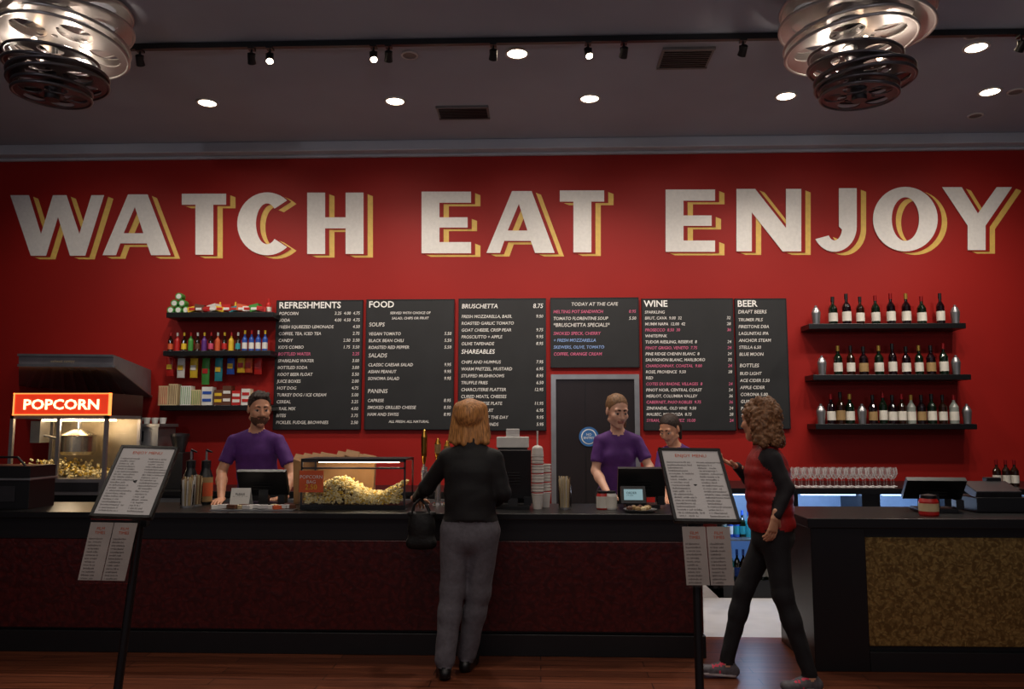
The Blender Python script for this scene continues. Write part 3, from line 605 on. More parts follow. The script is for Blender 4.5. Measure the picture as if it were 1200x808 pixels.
# canopy hood: steel fascia, sloping side, stainless underside with baffle filters
b=B('exhaust_hood')
f0=at(22,430,6.9);f1=at(133,431,6.9);t0=at(22,415,6.9);t1=at(133,416,6.9);g0=at(22,452,WY-.01);g1=at(177,466,WY-.01);h0=at(22,424,WY-.01);h1=at(177,434,WY-.01)
b.hexa([f0,f1,g1,g0,t0,t1,h1,h0],HOODM)
d_=np.array([0,.02,0]);b.hexa([f0-d_,f1-d_,f1,f0,f0-d_+[0,0,.022],f1-d_+[0,0,.022],f1+[0,0,.022],f0+[0,0,.022]],STEEL)
b.hexa([t0-d_-[0,0,.02],t1-d_-[0,0,.02],t1-[0,0,.02],t0-[0,0,.02],t0-d_,t1-d_,t1,t0],STEEL)
b.hexa([f1,f1+[.012,0,0],g1+[.012,0,0],g1,f1+[0,0,.02],f1+[.012,0,.02],g1+[.012,0,.02],g1+[0,0,.02]],STEEL)
for k in range(9):
    t=.1+.09*k; a0=lerp(f0,f1,t);a1=lerp(g0,g1,t); b.hexa([a0+[0,.1,-.012],a0+[.03,.1,-.012],a1+[.03,-.1,-.012],a1+[0,-.1,-.012],a0+[0,.1,.01],a0+[.03,.1,.01],a1+[.03,-.1,.01],a1+[0,-.1,.01]],STEEL)
b.text('exhaust canopy',(f0[0]+.3,6.877,f0[2]+.035),CREAM,size=.035)
b.done()

# ---- generic counter things
def spos(px,Y,z): return np.array([at(px,590,Y)[0],Y,z])
YC=5.62;xa_=X(352,YC,570);xb_=X(475,YC,570);zc=CT;zt_=at(412,540,YC)[2];D=.36
b=B('popcorn_display_case')
b.box(xa_,xb_,YC,YC+D,zc,zc+.03,BLACKP);fr=.012
for xx in(xa_,xb_-fr):
    for yy in(YC,YC+D-fr): b.box(xx,xx+fr,yy,yy+fr,zc+.03,zt_,DSTEEL)
for zz in(zt_-fr,zt_-.06):
    b.box(xa_,xb_,YC,YC+fr,zz,zz+fr,DSTEEL); 
b.box(xa_,xb_,YC+D-fr,YC+D,zt_-fr,zt_,DSTEEL); b.box(xa_,xb_,YC,YC+D,zt_,zt_+.012,BLACKP);
b.box(xa_+.08,xb_-.08,YC+.17,YC+.21,zt_-.022,zt_-.012,mat('case_lamp','ffe9c8',.5,emit=22))
for a in[[(xa_,YC+.002,zc+.03),(xb_,YC+.002,zc+.03),(xb_,YC+.002,zt_),(xa_,YC+.002,zt_)],[(xa_+.003,YC,zc+.03),(xa_+.003,YC+D,zc+.03),(xa_+.003,YC+D,zt_),(xa_+.003,YC,zt_)],[(xb_-.003,YC,zc+.03),(xb_-.003,YC+D,zc+.03),(xb_-.003,YC+D,zt_),(xb_-.003,YC,zt_)]]: b.add(a,[(0,1,2,3)],GLASS)
def ph(u): return .06+.11*math.exp(-((u-.3)/.22)**2)+.09*max(0,(u-.75)/.25)
V=[];nn=24
for i in range(nn+1):
    u=i/nn; hh=ph(u)-.02
    for yy in(YC+.02,YC+D-.02): V.append((xa_+.02+u*(xb_-xa_-.04),yy,zc+.03+hh))
b.add(V,[(2*i,2*i+2,2*i+3,2*i+1) for i in range(nn)],POPB,True)
for i in range(1700):
    u=random.random();front=random.random()<.55
    yy=YC+.022 if front else random.uniform(YC+.03,YC+D-.03); hh=ph(u)
    zz=random.uniform(.01,hh) if front else hh+random.uniform(-.012,.012)
    kernel(b,(xa_+.025+u*(xb_-xa_-.05),yy,zc+.03+zz),.013)
b.done()
b=B('price_sign'); p=at(365,562,YC-.03);b.box(p[0]-.085,p[0]+.085,YC-.035,YC-.028,CT+.12,CT+.27,ORANGE)
b.box(p[0]-.09,p[0]+.09,YC-.027,YC-.022,CT,CT+.275,GLASS); b.box(p[0]-.09,p[0]+.09,YC-.09,YC-.022,CT,CT+.004,GLASS)
b.text('POPCORN\nBAG',(p[0],YC-.037,CT+.215),WHITE,size=.034,align='CENTER');b.text('2.50',(p[0],YC-.037,CT+.14),YEL,size=.05,align='CENTER');b.done()
b=B('popcorn_bags')
for i in range(9):
    px=352+i*10; p=at(px,560,6.03); s_=.05;hgt=zt_-CT+random.uniform(-.01,.03)
    bx=[(p[0]-s_*.8,6.01,CT),(p[0]+s_*.8,6.01,CT),(p[0]+s_*.8,6.06,CT),(p[0]-s_*.8,6.06,CT),(p[0]-s_,6.0,CT+hgt),(p[0]+s_,6.0,CT+hgt-.03),(p[0]+s_,6.07,CT+hgt+.02),(p[0]-s_,6.07,CT+hgt+.04)]
    b.hexa(bx,mat('kraft_paper','8f6a45',.8))
b.done()
SCR=mat('screen_glass','0a0d12',.1,coat=.6)
def pos(px,Y,z,w,h,back=True,rot=0,tilt=0.25,name='point_of_sale_terminal'):
    b=B(name);c=spos(px,Y,z);M=np.array(Euler((0,0,rot)).to_matrix())
    def L(cx,cy,cz,sx,sy,sz,rx,m):
        MM=(Euler((0,0,rot)).to_matrix()@Euler((rx,0,0)).to_matrix()).to_euler('XYZ'); b.obox(c+M@np.array([cx,cy,cz]),(sx,sy,sz),tuple(MM),m)
    L(0,.02,.0125,.24,.2,.024,0,BLACKP);L(0,.03,.1,.07,.05,.16,-.1,BLACKP)
    L(0,0,.07+h/2,w,.035,h,tilt,BLACKP);L(0,.03 if back else -.02,.07+h/2,w*.7,.02,h*.6,tilt,BLACK)
    if back: L(0,.021,.07+h/2,w*.92,.002,h*.88,tilt,SCR)
    for k in range(5): L(0,-.022,.05+h*.35+k*.02,w*.4,.004,.005,tilt,BLACK)
    L(w*.4,.01,.05,.05,.08,.06,0,BLACKP)
    return b.done(bevel=.004)
pos(308,5.85,CT,.36,.2,tilt=.5); pos(601,5.75,CT,.26,.34,tilt=.1); pos(752,5.83,CT,.34,.22,tilt=.35)
pos(1095,5.58,CT2,.38,.17,tilt=.7,rot=-.1)
b=B('card_terminal');c=spos(742,5.67,CT);b.obox(c+[0,0,.1],(.17,.03,.12),(-.3,0,0),BLACKP);b.obox(c+[0,-.017,.105],(.13,.004,.075),(-.3,0,0),mat('lit_screen','7fa0a8',.3,emit=.6))
b.box(c[0]-.05,c[0]+.05,5.65,5.74,CT,CT+.05,BLACKP);b.text('ORDER\n12.50',(c[0]-.05,5.648,CT+.11),BLACK,size=.022);b.done()
CUP=mat('paper_cup','d6d0c8',.6)
b=B('paper_cup_stack')
for px,Y,n_,r in((630,5.7,13,.042),(639,5.82,10,.04)):
    c=spos(px,Y,CT)
    for k in range(n_):
        zz=.022*k; b.lathe(c+[0,0,zz],[(r*.72,0),(r,.1),(r*1.08,.105),(r*1.0,.11)],CUP,16); 
        if k%3==1: b.lathe(c+[0,0,zz],[(r*.99,.084),(r*1.02,.096)],REDP,16)
    b.lathe(c,[(0,0),(r*.72,0)],CUP,16)
    if r>.041: b.lathe(c+[0,0,.022*n_+.09],[(r*1.05,0),(r*.9,.05),(.03,.06),(.006,.07),(.006,.17),(0,.17)],CUP,14)
b.done()
def straws(px,Y,name='straw_holder',h=.2,r=.045):
    b=B(name);c=spos(px,Y,CT);b.lathe(c,[(0,0.004),(r,.004),(r*1.05,h*.85),(r*1.05,h*.85)],GLASS,20);b.lathe(c,[(0,0),(r*1.02,0),(r*1.02,.012),(0,.014)],STEEL,20)
    for i in range(34):
        a=random.random()*6.28;q=random.random()**.5*r*.7; b.cyl(c+[q*math.cos(a),q*math.sin(a),.012],c+[q*1.3*math.cos(a),q*1.3*math.sin(a),h+random.uniform(0,.03)],.004,.004,random.choice([CREAM,WHITE,CREAM,mat('straw_tan','8e6d48',.6)]),6)
    b.done()
straws(662,5.7,h=.2);straws(219,5.72,h=.19);straws(229,5.83,h=.2)
for px,Y in((222,5.99),(240,5.97)):
    b=B('syrup_dispenser');c=spos(px,Y,CT)
    b.lathe(c,[(0,0),(.05,0),(.052,.02),(.052,.2),(.035,.25),(.03,.27),(.034,.27),(.034,.32),(.0,.33)],[BLACKP,BLACKP,LBLT,BLACKP,BLACKP,BLACKP,BLACKP,BLACKP],20)
    b.cyl(c+[0,0,.32],c+[0,0,.4],.008,.008,STEEL);b.cyl(c+[0,0,.4],c+[.05,-.02,.385],.009,.006,BLACKP);b.lathe(c,[(.053,.06),(.053,.16)],REDP if px<230 else ORANGE,20);b.done()
b=B('beer_tap')
for px,hh in((497,.36),(513,.28),(524,.26)):
    c=spos(px,5.95,CT); b.cyl(c,c+[0,0,.02],.045,.04,CHROME);b.cyl(c+[0,0,.02],c+[0,0,.28],.022,.022,CHROME);b.cyl(c+[0,.02,.25],c+[0,-.09,.25],.014,.012,CHROME);b.cyl(c+[0,-.08,.25],c+[0,-.09,.19],.011,.008,CHROME)
    b.lathe(c+[0,-.03,.26],[(.009,0),(.009,.04),(.014,.06),(.022,.12),(.024,.2*hh/.3),(.012,.24*hh/.3),(0,.25*hh/.3)],[CHROME,BRASS,BRASS,LBLT if px>500 else BRASS,BRASS,BRASS],14)
b.done()
b=B('receipt_printer');c=spos(601,6.02,CT);b.box(c[0]-.11,c[0]+.11,5.98,6.08,CT,CT+.42,BLACKP);b.box(c[0]-.12,c[0]+.12,5.97,6.09,CT+.42,CT+.5,WHITE);b.box(c[0]-.05,c[0]+.05,6.0,6.01,CT+.5,CT+.56,PAPER);b.done(bevel=.006)
b=B('espresso_machine');c=at(166,505,7.75);x=c[0]
b.box(x-.2,x+.2,7.68,8.05,.9,.97,STEEL);b.box(x-.2,x+.2,7.9,8.05,.97,1.3,BLACKP);b.box(x-.2,x+.2,7.68,8.05,1.28,1.5,STEEL);b.box(x-.17,x+.06,7.67,7.68,1.36,1.46,SCR);b.box(x-.15,x-.02,7.668,7.67,1.39,1.43,mat('led','d8e8ff',.4,emit=1.0));b.box(x-.22,x+.22,7.66,8.07,1.5,1.53,STEEL)
for dx in(-.09,.09): b.cyl((x+dx,7.78,1.28),(x+dx,7.78,1.21),.035,.03,CHROME);b.cyl((x+dx,7.76,1.22),(x+dx,7.66,1.2),.012,.014,BLACKP)
for i in range(5): b.lathe((x-.16+i*.08,7.85,1.53),[(0,0),(.025,0),(.035,.06),(.03,.06),(.02,.01)],WHITE,12)
b.done(bevel=.005)
b=B('coffee_grinder');x=at(188,505,7.8)[0];b.box(x+.1,x+.28,7.7,7.95,.9,1.25,BLACKP);b.lathe((x+.19,7.82,1.25),[(.05,0),(.09,.16),(.09,.18),(0,.19)],DSTEEL,16);b.done(bevel=.006)
b=B('equipment_case');x=X(26,5.7,570);b.box(x-.3,x+.15,5.55,5.85,CT,CT+.3,BLACKP);b.box(x-.31,x+.16,5.54,5.86,CT+.2,CT+.215,STEEL);b.tube([(x-.2,5.6,CT+.3),(x-.15,5.6,CT+.36),(x+.02,5.6,CT+.36),(x+.08,5.6,CT+.3)],.008,BLACKP);b.box(x-.2,x+.05,5.545,5.55,CT+.05,CT+.16,DSTEEL);b.done(bevel=.01)
b=B('candy_bar_display')
x0_=X(254,5.55,590)
for i in range(15):
    xx=x0_+i*.036;b.obox((xx,5.55+.02*(i%3),CT+.02+.004*(i%2)),(.07,.03,.024),(0,0,random.uniform(-.8,.8)),random.choice([WHITE,CREAM,BROWNP,ORANGE,PAPER]))
b.box(x0_-.03,x0_+.55,5.5,5.63,CT,CT+.006,STEEL);b.done()
b=B('table_tent_card');c=spos(281,5.68,CT);b.add([(c[0]-.07,5.66,CT),(c[0]+.07,5.66,CT),(c[0]+.07,5.7,CT+.14),(c[0]-.07,5.7,CT+.14),(c[0]-.07,5.76,CT),(c[0]+.07,5.76,CT)],[(0,1,2,3),(3,2,5,4)],WHITE);b.text('PLEASE\nTAKE ONE',(c[0],5.683,CT+.09),BLACK,size=.022,align='CENTER');b.done()
b=B('tip_jar')
for px,c_ in((706,REDP),(716,WHITE)):
    c=spos(px,5.7,CT);b.lathe(c,[(0,0),(.04,0),(.043,.01),(.043,.09),(.035,.11),(.035,.125),(0,.13)],[c_,c_,LBL,c_,BLACKP,BLACKP],18)
b.done()
b=B('pastry_tray');c=spos(750,5.53,CT);b.lathe(c,[(0,0.002),(.1,.004),(.115,.02),(.11,.02),(.09,.008),(0,.008)],STEEL,28)
for i in range(9): b.blob(c+[.08*math.cos(i*.7)*(.5+.5*(i%2)),.06*math.sin(i*.7),.025],(.024,.022,.018),random.choice([BROWNP,CREAM,LBLT]))
b.done()
b=B('candy_jar');c=spos(1088,5.32,CT2);b.lathe(c,[(0,0),(.055,0),(.06,.01),(.06,.09),(.05,.11),(.05,.13),(0,.14)],[REDP,REDP,REDP,REDP,BLACKP,BLACKP],20);b.lathe(c,[(.061,.03),(.061,.08)],CREAM,20);b.done()
b=B('cash_register');c=spos(1150,5.6,CT2);b.box(c[0]-.08,c[0]+.25,5.5,5.8,CT2,CT2+.1,BLACKP);b.obox((c[0]+.08,5.62,CT2+.14),(.3,.2,.06),(.3,0,0),DSTEEL);b.box(c[0]+.1,c[0]+.2,5.7,5.76,CT2+.1,CT2+.22,BLACKP);b.done(bevel=.006)
b=B('bar_bottles')
for px in(1172,1183,1193): 
    x=at(px,560,BY+.3)[0]; bottle(b,x,BY+.35,BT,.24,.035,AB,LBL,FOIL)
b.done()

# ---- sign stands
def stand(tl,tr,br,bl,dt,db,fl,polex,poley,dpole,name='menu_stand'):
    b=B(name);A=[at(*tl,dt),at(*tr,dt),at(*br,db),at(*bl,db)]
    A=np.array(A);n=N(np.cross(A[1]-A[0],A[3]-A[0])); n=n if n[1]<0 else -n
    xd=N(A[1]-A[0]);zd=N(A[0]-A[3]);w=np.linalg.norm(A[1]-A[0]);h=np.linalg.norm(A[0]-A[3])
    def pl(u0,u1,v0,v1,o0,o1,m):
        c=[]
        for o in(o0,o1):
            for u,v in((u0,v1),(u1,v1),(u1,v0),(u0,v0)): c.append(A[0]+xd*u-zd*v+n*o)
        b.hexa(c,m)
    pl(0,w,0,h,-.012,0,BLACKP);t=.012
    for q in((0,w,0,t),(0,w,h-t,h),(0,t,0,h),(w-t,w,0,h)): pl(*q,0,.008,BLACKP)
    pl(t,w-t,t,h-t,0,.002,PAPER)
    o=A[0]+n*.0035
    b.text('ENJOY MENU',o+xd*w/2-zd*.045,ORANGE,size=.022,xd=xd,zd=zd,align='CENTER')
    for k in range(2):
        txt='\n'.join(''.join(random.choice('abcde mnorstuil ') for _ in range(random.randint(11,19))) for _ in range(20))
        b.text(txt,o+xd*(.022+k*(w*.48))-zd*.075,DARKTXT,size=.0125,xd=xd,zd=zd,line=1.15)
    G=[at(*fl[0],db+.01),at(*fl[1],db+.01),at(*fl[2],db+.03),at(*fl[3],db+.03)];G=np.array(G)
    n2=N(np.cross(G[1]-G[0],G[3]-G[0]));n2=n2 if n2[1]<0 else -n2
    b.hexa([G[3]-n2*.006,G[2]-n2*.006,G[2],G[3],G[0]-n2*.006,G[1]-n2*.006,G[1],G[0]],GLASS)
    xd2=N(G[1]-G[0]);zd2=N(G[0]-G[3]);w2=np.linalg.norm(G[1]-G[0]);h2=np.linalg.norm(G[0]-G[3])
    for k in range(2):
        a=G[0]+xd2*(.006+k*w2*.49)-zd2*.012;ww=w2*.47;hh=h2*.9
        b.hexa([a-zd2*hh+n2*.001,a-zd2*hh+xd2*ww+n2*.001,a-zd2*hh+xd2*ww+n2*.003,a-zd2*hh+n2*.003,a+n2*.001,a+xd2*ww+n2*.001,a+xd2*ww+n2*.003,a+n2*.003],mat('flyer_paper','b5aca4',.8))
        b.text('FILM\nTIMES',a+xd2*ww/2-zd2*.03+n2*.004,ORANGE,size=.017,xd=xd2,zd=zd2,align='CENTER')
        b.text('\n'.join(''.join(random.choice('abcdemnorstuil ') for _ in range(11)) for _ in range(13)),a+xd2*.008-zd2*.07+n2*.004,DARKTXT,size=.0115,xd=xd2,zd=zd2,line=1.2)
    top=at(polex[0],poley[0],dpole);bot=at(polex[1],808,dpole-.02); d=(bot-top);bot=top+d*((top[2]-.02)/(-d[2]))
    b.cyl(top,bot,.016,.018,BLACKP,16);b.cyl((A[0]+A[2])/2-n*.01,top,.014,.014,BLACKP,12);b.lathe((bot[0],bot[1],0),[(0,0),(.17,0),(.17,.012),(.03,.024),(.018,.05),(0,.05)],BLACKP,32)
    b.box(top[0]-.03,top[0]+.03,top[1]-.015,top[1]+.015,top[2]-.06,top[2]+.01,BLACKP)
    b.done()
DARKTXT=mat('print_ink','4a4442',.8)
stand((143,523),(210,525),(175,607),(105,606),3.5,3.25,[(106,609),(163,610),(152,685),(89,684)],(166,138),(600,808),3.32)
stand((771,526),(843,527),(862,612),(790,612),3.42,3.2,[(797,614),(855,614),(863,690),(803,690)],(814,820),(600,808),3.28)

# ---- ceiling fixtures
LAMP=mat('downlight_lamp','fff0d8',.5,emit=25,ecol='ffe6c4');BAF=mat('downlight_trim','b8b2ae',.5);DIM=mat('lamp_off','6a6462',.6)
dl=[(243,120,1),(463,118,1),(691,115,1),(921,112,1),(1160,107,1),(606,62,1),(1144,55,1),(1190,107,0),(1141,40,0),(1143,135,0),(480,64,0)]
for px,py,on in dl:
    p=atz(px,py,CEIL);b=B('recessed_downlight');r=.1 if on else .07
    b.lathe((p[0],p[1],CEIL-.012),[(r*.8,0),(r,.0),(r*1.02,.012)],BAF,28);b.lathe((p[0],p[1],CEIL-.006),[(0,0),(r*.8,0)],LAMP if on else DIM,28);b.done()
for px,py,w_,h_ in((543,131,.5,.3),(803,67,.42,.36)):
    p=atz(px,py,CEIL);b=B('ceiling_vent');b.box(p[0]-w_/2,p[0]+w_/2,p[1]-h_/2,p[1]+h_/2,CEIL-.012,CEIL-.0005,DIM)
    for i in range(9): yy=p[1]-h_/2+.03+i*(h_-.06)/8;b.box(p[0]-w_/2+.02,p[0]+w_/2-.02,yy-.008,yy+.004,CEIL-.022,CEIL-.012,BLACKP)
    for q in((p[0]-w_/2,p[0]+w_/2,p[1]-h_/2,p[1]-h_/2+.02),(p[0]-w_/2,p[0]+w_/2,p[1]+h_/2-.02,p[1]+h_/2)): b.box(*q,CEIL-.024,CEIL-.01,DIM)
    b.done()
TY=atz(600,50,CEIL-.04)[1];b=B('track_light_rail');b.box(-6.5,6.5,TY-.02,TY+.02,CEIL-.05,CEIL-.005,BLACKP)
for i in range(9): b.box(-6+i*1.5-.02,-6+i*1.5+.02,TY-.012,TY+.012,CEIL-.012,CEIL-.0005,BLACKP)
b.done()
heads=[(155,0),(290,0),(312,1),(436,1),(454,0),(578,0),(689,1),(731,0),(869,0),(1186,0)]
for px,on in heads:
    p=atz(px,50,CEIL-.05);x=p[0];b=B('track_spotlight');b.box(x-.025,x+.025,TY-.03,TY+.03,CEIL-.065,CEIL-.05,BLACKP);b.cyl((x,TY,CEIL-.065),(x,TY,CEIL-.11),.008,.008,BLACKP)
    dr=N([.15*(1 if on else -1),(-.35 if on else .8),-.7]);c=np.array([x,TY,CEIL-.13]);b.cyl(c-dr*.035,c+dr*.045,.026,.033,BLACKP,18);b.cyl(c+dr*.045,c+dr*.047,.026,.026,LAMP if on else DIM,18);b.obox((x,TY,CEIL-.11),(.06,.012,.03),(0,0,0),BLACKP);b.done()
BULB=mat('fixture_bulb','ffd0b0',.5,emit=18,ecol='ffd8b0')
def chandelier(px,pyc,Yc,lean):
    b=B('film_reel_chandelier');c=at(px,pyc,Yc)
    def reel(cc,Rr,mt,nh,tilt,hr=.27,gap=.09):
        hol=[(Rr*.6*math.cos(2*math.pi*i/nh),Rr*.6*math.sin(2*math.pi*i/nh),Rr*hr) for i in range(nh)]+[(Rr*.36*math.cos(2*math.pi*(i+.5)/nh),Rr*.36*math.sin(2*math.pi*(i+.5)/nh),Rr*.05) for i in range(nh)]
        V,Fc=plate_holes(Rr,hol,.004);M=np.array(Euler(tilt).to_matrix())
        for s_ in(-.5,.5):
            b.add((V+[0,0,s_*gap])@M.T+cc,Fc,mt); b.torus(cc+M@np.array([0,0,s_*gap]),Rr,.012,mt,n=64,M=M)
        b.cyl(cc+M@np.array([0,0,-gap/2]),cc+M@np.array([0,0,gap/2]),Rr*.22,Rr*.22,mt,28); b.cyl(cc+M@np.array([0,0,-gap/2-.01]),cc+M@np.array([0,0,-gap/2]),Rr*.12,Rr*.12,BLACKP,20)
    reel(c+[0,0,.05],.5,REELM,6,(.05,lean,0),.25,.12); reel(c+[-lean*.5,.02,-.1],.43,REELM,5,(-.06,-lean,.5),.27,.06)
    reel(c+[-.02,0,-.26],.3,REELD,5,(.06,.05,.2),.28,.08);reel(c+[.04,0,-.38],.32,REELD,5,(-.04,-.04,.9),.3,.05);reel(c+[0,0,-.47],.25,REELD,5,(.03,.02,.4),.3,.05)
    b.cyl(c+[0,0,-.5],(c[0],c[1],CEIL-.001),.02,.02,BLACKP);b.lathe((c[0],c[1],CEIL-.031),[(0,0),(.08,0),(.08,.03)],CHROME,24)
    b.cyl(c+[0,0,-.53],c+[0,0,-.5],.05,.05,DSTEEL,20)
    for i in range(3):
        a=i*2.1+.4; b.blob(c+[.2*math.cos(a),.2*math.sin(a),-.185],(.022,.022,.028),BULB)
        l=bpy.data.lights.new('reel_bulb','POINT');l.energy=5;l.color=(1,.85,.7);l.shadow_soft_size=.03;o_=bpy.data.objects.new('reel_bulb_lamp',l);o_.location=c+[.26*math.cos(a+1),.26*math.sin(a+1),-.2];sc.collection.objects.link(o_)
    b.done()
chandelier(1003,32,5.35,.08);chandelier(66,34,5.35,-.1)

# ================================================================ PEOPLE
ST=(1,1,.15)
SKIN=mat('skin_fair','cf9676',.5,var=.05,scale=20);SKIN2=mat('skin_pale','dba88e',.5,var=.05,scale=20);LIP=mat('lips','b06a5c',.5)
BLOND=mat('blond_hair','b57c44',.5,var=.5,scale=110,bump=.5,stretch=ST);BRN=mat('brown_hair','7c5638',.6,var=.5,scale=70,bump=.4);DKB=mat('dark_hair','2a1a12',.7,var=.3,scale=60,bump=.3);LTB=mat('light_brown_hair','7b5838',.6,var=.4,scale=90,bump=.3,stretch=ST)
BEARD=mat('beard_stubble','5a3a28',.8,var=.3,scale=80)
COAT=mat('black_coat','0f0e10',.75,var=.2,scale=30,bump=.2);GREYP=mat('grey_trousers','605d64',.8,var=.15,scale=40,bump=.2);SHOE=mat('black_shoe','0a0909',.4)
PURT=mat('purple_tee','532470',.75,var=.12,scale=25,bump=.15);BLKP=mat('black_trousers','100f14',.8,var=.2,scale=30,bump=.2);VEST=mat('red_vest','941818',.5,var=.2,scale=35,bump=.3);DSL=mat('dark_sleeve','171318',.8)
SNK=mat('sneaker_grey','5a565c',.6,var=.3,scale=50);SOLE=mat('sneaker_sole','b8b0b0',.6,var=.2,scale=15);LACE=mat('sneaker_trim','d83a58',.6)
# customer (back view)
Y=5.0
J=dict(head=at(551,493,Y+.04),f=(.1,1,-.12),neck=at(552,523,Y),sl=at(525,537,Y+.02),sr=at(579,538,Y-.02),el=at(500,572,Y+.12),er=at(589,578,Y-.02),wl=at(487,585,Y+.36),wr=at(582,590,Y+.24),
 hl=at(535,622,Y),hr=at(567,622,Y),kl=at(530,692,Y+.0),kr=at(561,694,Y+.05),al=at(521,759,Y-.06),ar=at(547,750,Y+.1),
 hdl=(.15,.9,-.25),hnl=(.1,-.2,-1),hdr=(-.4,.8,-.2),hnr=(-.2,-.2,-1))
J['al'][2]=.094;J['ar'][2]=.094
J['tl']=J['al']+[-.03,.14,-.04];J['tr']=J['ar']+[.03,.15,-.04]
J['tl'][2]=J['tr'][2]=.036
figure('customer',J,dict(top=COAT,sleeve=COAT,bottom=GREYP,skin=SKIN,hair=BLOND,lip=LIP,shoe=SHOE,sole=SHOE),dict(style='bob',long=True,cw=.16,cd=.115,ww=.15,wd=.115,hw=.155,hd=.12,hem=.13,hemw=.17,hemd=.132,loose=.016,collar=True,thl=-1,thr=1,hs=1.04,ar=.05))
b=B('handbag');c=at(494,618,Y+.19);P=[ell('l',c,(.09,.05,.13),np.eye(3),cut=[((0,0,1),c+[0,0,.09])]),seg('l',c+[-.06,0,-.1],c+[.06,0,-.1],.04,.04,k=.03),seg('l',c+[-.08,0,.085],c+[.08,0,.085],.015,.015,k=.01)]
write_mesh(b,P,.008,dict(l=mat('black_leather','080708',.6,bump=.3,scale=50)))
for s_ in(-.03,.03): b.tube([c+[-.06,s_,.08],c+[-.05,s_,.14],c+[-.01,s_*.6,.18],c+[.03,s_*.6,.14],c+[.06,s_,.08]],.006,MC['black_leather'])
b.done()
# walking patron, striding left with the head turned toward the counter
Y=4.9
J=dict(head=at(889,493,Y),f=(-.9,.7,-.1),neck=at(896,523,Y),sl=at(903,538,Y-.13),sr=at(890,537,Y+.14),el=at(922,573,Y-.16),er=at(878,562,Y+.19),wl=at(909,606,Y-.2),wr=at(863,547,Y+.12),
 hl=at(907,622,Y-.08),hr=at(903,622,Y+.08),kl=at(917,697,Y-.11),kr=at(872,690,Y+.1),al=at(948,766,4.76),ar=at(851,754,5.02),
 hdl=(-.25,0,-.95),hnl=(-.5,.8,0),hdr=(-.8,-.2,.35),hnr=(.1,-.2,1))
J['al'][2]=.1;J['ar'][2]=.094
J['tl']=J['al']+[-.145,-.01,-.055];J['tr']=J['ar']+[-.14,-.0,-.03];J['tl'][2]=.036;J['tr'][2]=.048
figure('walking_patron',J,dict(top=VEST,sleeve=DSL,bottom=BLKP,skin=SKIN,hair=BRN,lip=LIP,shoe=SNK,sole=SOLE,lace=LACE),dict(style='curly',long=True,cw=.155,cd=.12,ww=.145,wd=.12,hw=.155,hd=.125,hem=.03,hemw=.165,hemd=.138,loose=.0,collar=True,thl=1,thr=-1,ar=.042,hs=1.02,lace=True,ns=(.002,34,-.008,42)))
def staff(name,Y,head_,f,neck,sl,sr,el,er,wl,wr,hair,style,o,hdl,hdr,skin=SKIN):
    J=dict(head=at(*head_,Y-.04),f=f,neck=at(*neck,Y),sl=at(*sl,Y),sr=at(*sr,Y),el=at(*el[:2],el[2]),er=at(*er[:2],er[2]),wl=at(*wl[:2],wl[2]),wr=at(*wr[:2],wr[2]),hdl=hdl,hnl=(0,0,-1),hdr=hdr,hnr=(0,0,-1))
    mx=J['neck'][0];Yf=Y+.08
    J.update(hl=(mx-.085,Yf,.93),hr=(mx+.085,Yf,.93),kl=(mx-.1,Yf+.0,.5),kr=(mx+.1,Yf+.02,.5),al=(mx-.11,Yf+.03,.094),ar=(mx+.11,Yf+.03,.094),tl=(mx-.13,Yf-.11,.036),tr=(mx+.13,Yf-.11,.036))
    figure(name,J,dict(top=PURT,sleeve=PURT,bottom=BLKP,skin=skin,hair=hair,lip=LIP,shoe=SHOE,sole=SHOE,beard=BEARD),dict(style=style,**o))
staff('male_employee',6.42,(304,480),(.6,-1,-.2),(300,506),(274,517),(326,517),(260,553,6.36),(343,556,6.36),(259,586,6.05),(332,583,6.1),DKB,'short',dict(cw=.168,cd=.12,ww=.15,wd=.11,hw=.155,hd=.11,beard=True,ar=.048,nr=.056,hs=1.12,thl=-1,thr=1,curl=.35),(.1,-1,-.1),(-.5,-.8,-.1))
staff('female_employee',6.4,(723,482),(.35,-1,-.35),(724,507),(703,517),(746,517),(698,552,6.36),(761,548,6.34),(712,578,6.14),(758,574,6.1),LTB,'bun',dict(cw=.136,cd=.105,ww=.13,wd=.1,hw=.16,hd=.12,bust=True,ar=.043,hs=1.08,thl=-1,thr=1),(.3,-1,-.15),(-.3,-1,-.1),SKIN2)
staff('kitchen_employee',7.1,(785,503),(-.6,-.7,-.5),(792,524),(776,533),(809,533),(772,562,7.05),(813,562,7.05),(780,585,6.85),(806,585,6.85),DKB,'pony',dict(cw=.132,cd=.105,ww=.13,wd=.1,hw=.155,hd=.12,bust=True,ar=.042,hs=1.05,thl=-1,thr=1),(.2,-1,-.2),(-.2,-1,-.2))

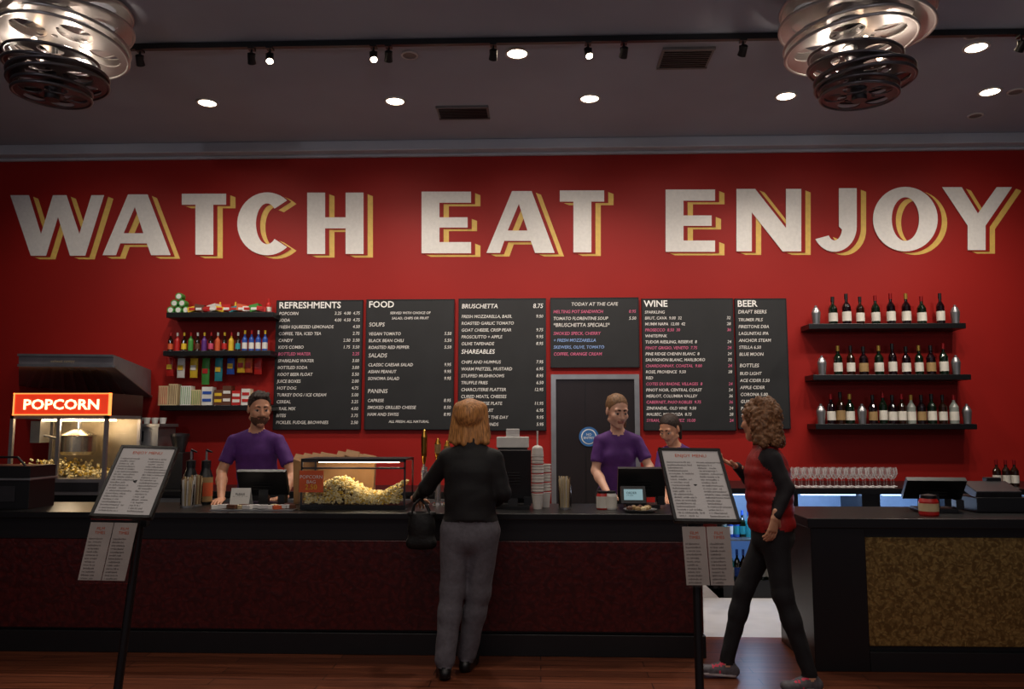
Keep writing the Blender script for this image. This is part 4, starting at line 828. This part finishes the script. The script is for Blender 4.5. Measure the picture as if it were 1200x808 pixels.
# ================================================================ LIGHTS
def spot(loc,tgt,e,ang=100,blend=.8,col=(1,.86,.7),r=.06):
    l=bpy.data.lights.new('spot','SPOT');l.energy=e;l.spot_size=math.radians(ang);l.spot_blend=blend;l.color=col;l.shadow_soft_size=r
    o=bpy.data.objects.new('spot_lamp',l);o.location=loc;o.rotation_euler=(Vector(tgt)-Vector(loc)).to_track_quat('-Z','Y').to_euler();sc.collection.objects.link(o)
for px,py,on in dl:
    if on:
        p=atz(px,py,CEIL);spot((p[0],p[1],CEIL-.03),(p[0],p[1]+.12,0),110,128,.9,(1,.89,.78))
for x,e in((-4.6,62),(-3.1,85),(-1.6,92),(-.1,95),(1.4,92),(2.9,85),(4.4,72)):
    spot((x,TY,CEIL-.2),(x,WY,2.3),e,84,1.0,(1,.89,.78))
for x in(-3.5,-.5,2.5): spot((x,3.4,CEIL-.05),(x,4.9,0),62,100,1.0)  # added spots out of view, to brighten the front floor and counter
# added spots, out of view, that brighten the ceiling
for x in(-4,0,4): spot((x,.8,3.1),(x,6.9,CEIL),58,95,1.0,(.9,.91,1))
l=bpy.data.lights.new('lobby','AREA');l.energy=80;l.shape='RECTANGLE';l.size=6;l.size_y=2;l.color=(1,.88,.8);o=bpy.data.objects.new('added_front_fill',l);o.location=(0,.5,CEIL-.05);sc.collection.objects.link(o)  # added fill light, unseen, brightening the room from the camera side
p=at(70,500,PY+.2);l=bpy.data.lights.new('machine','POINT');l.energy=4;l.color=(1,.8,.55);l.shadow_soft_size=.05;o=bpy.data.objects.new('popcorn_machine_lamp',l);o.location=(p[0]+.15,PY+.12,zs0-.08);sc.collection.objects.link(o)
for i in range(nb):
    l=bpy.data.lights.new('cool','POINT');l.energy=4;l.color=(.55,.72,1);l.shadow_soft_size=.05;o=bpy.data.objects.new('cooler_lamp',l);o.location=(bx0+(i+.42)*w*1.0,BY+.1,BT-.12);sc.collection.objects.link(o)
w_=bpy.data.worlds.new('w');sc.world=w_;w_.use_nodes=True;w_.node_tree.nodes['Background'].inputs[0].default_value=(.40,.38,.44,1);w_.node_tree.nodes['Background'].inputs[1].default_value=.3
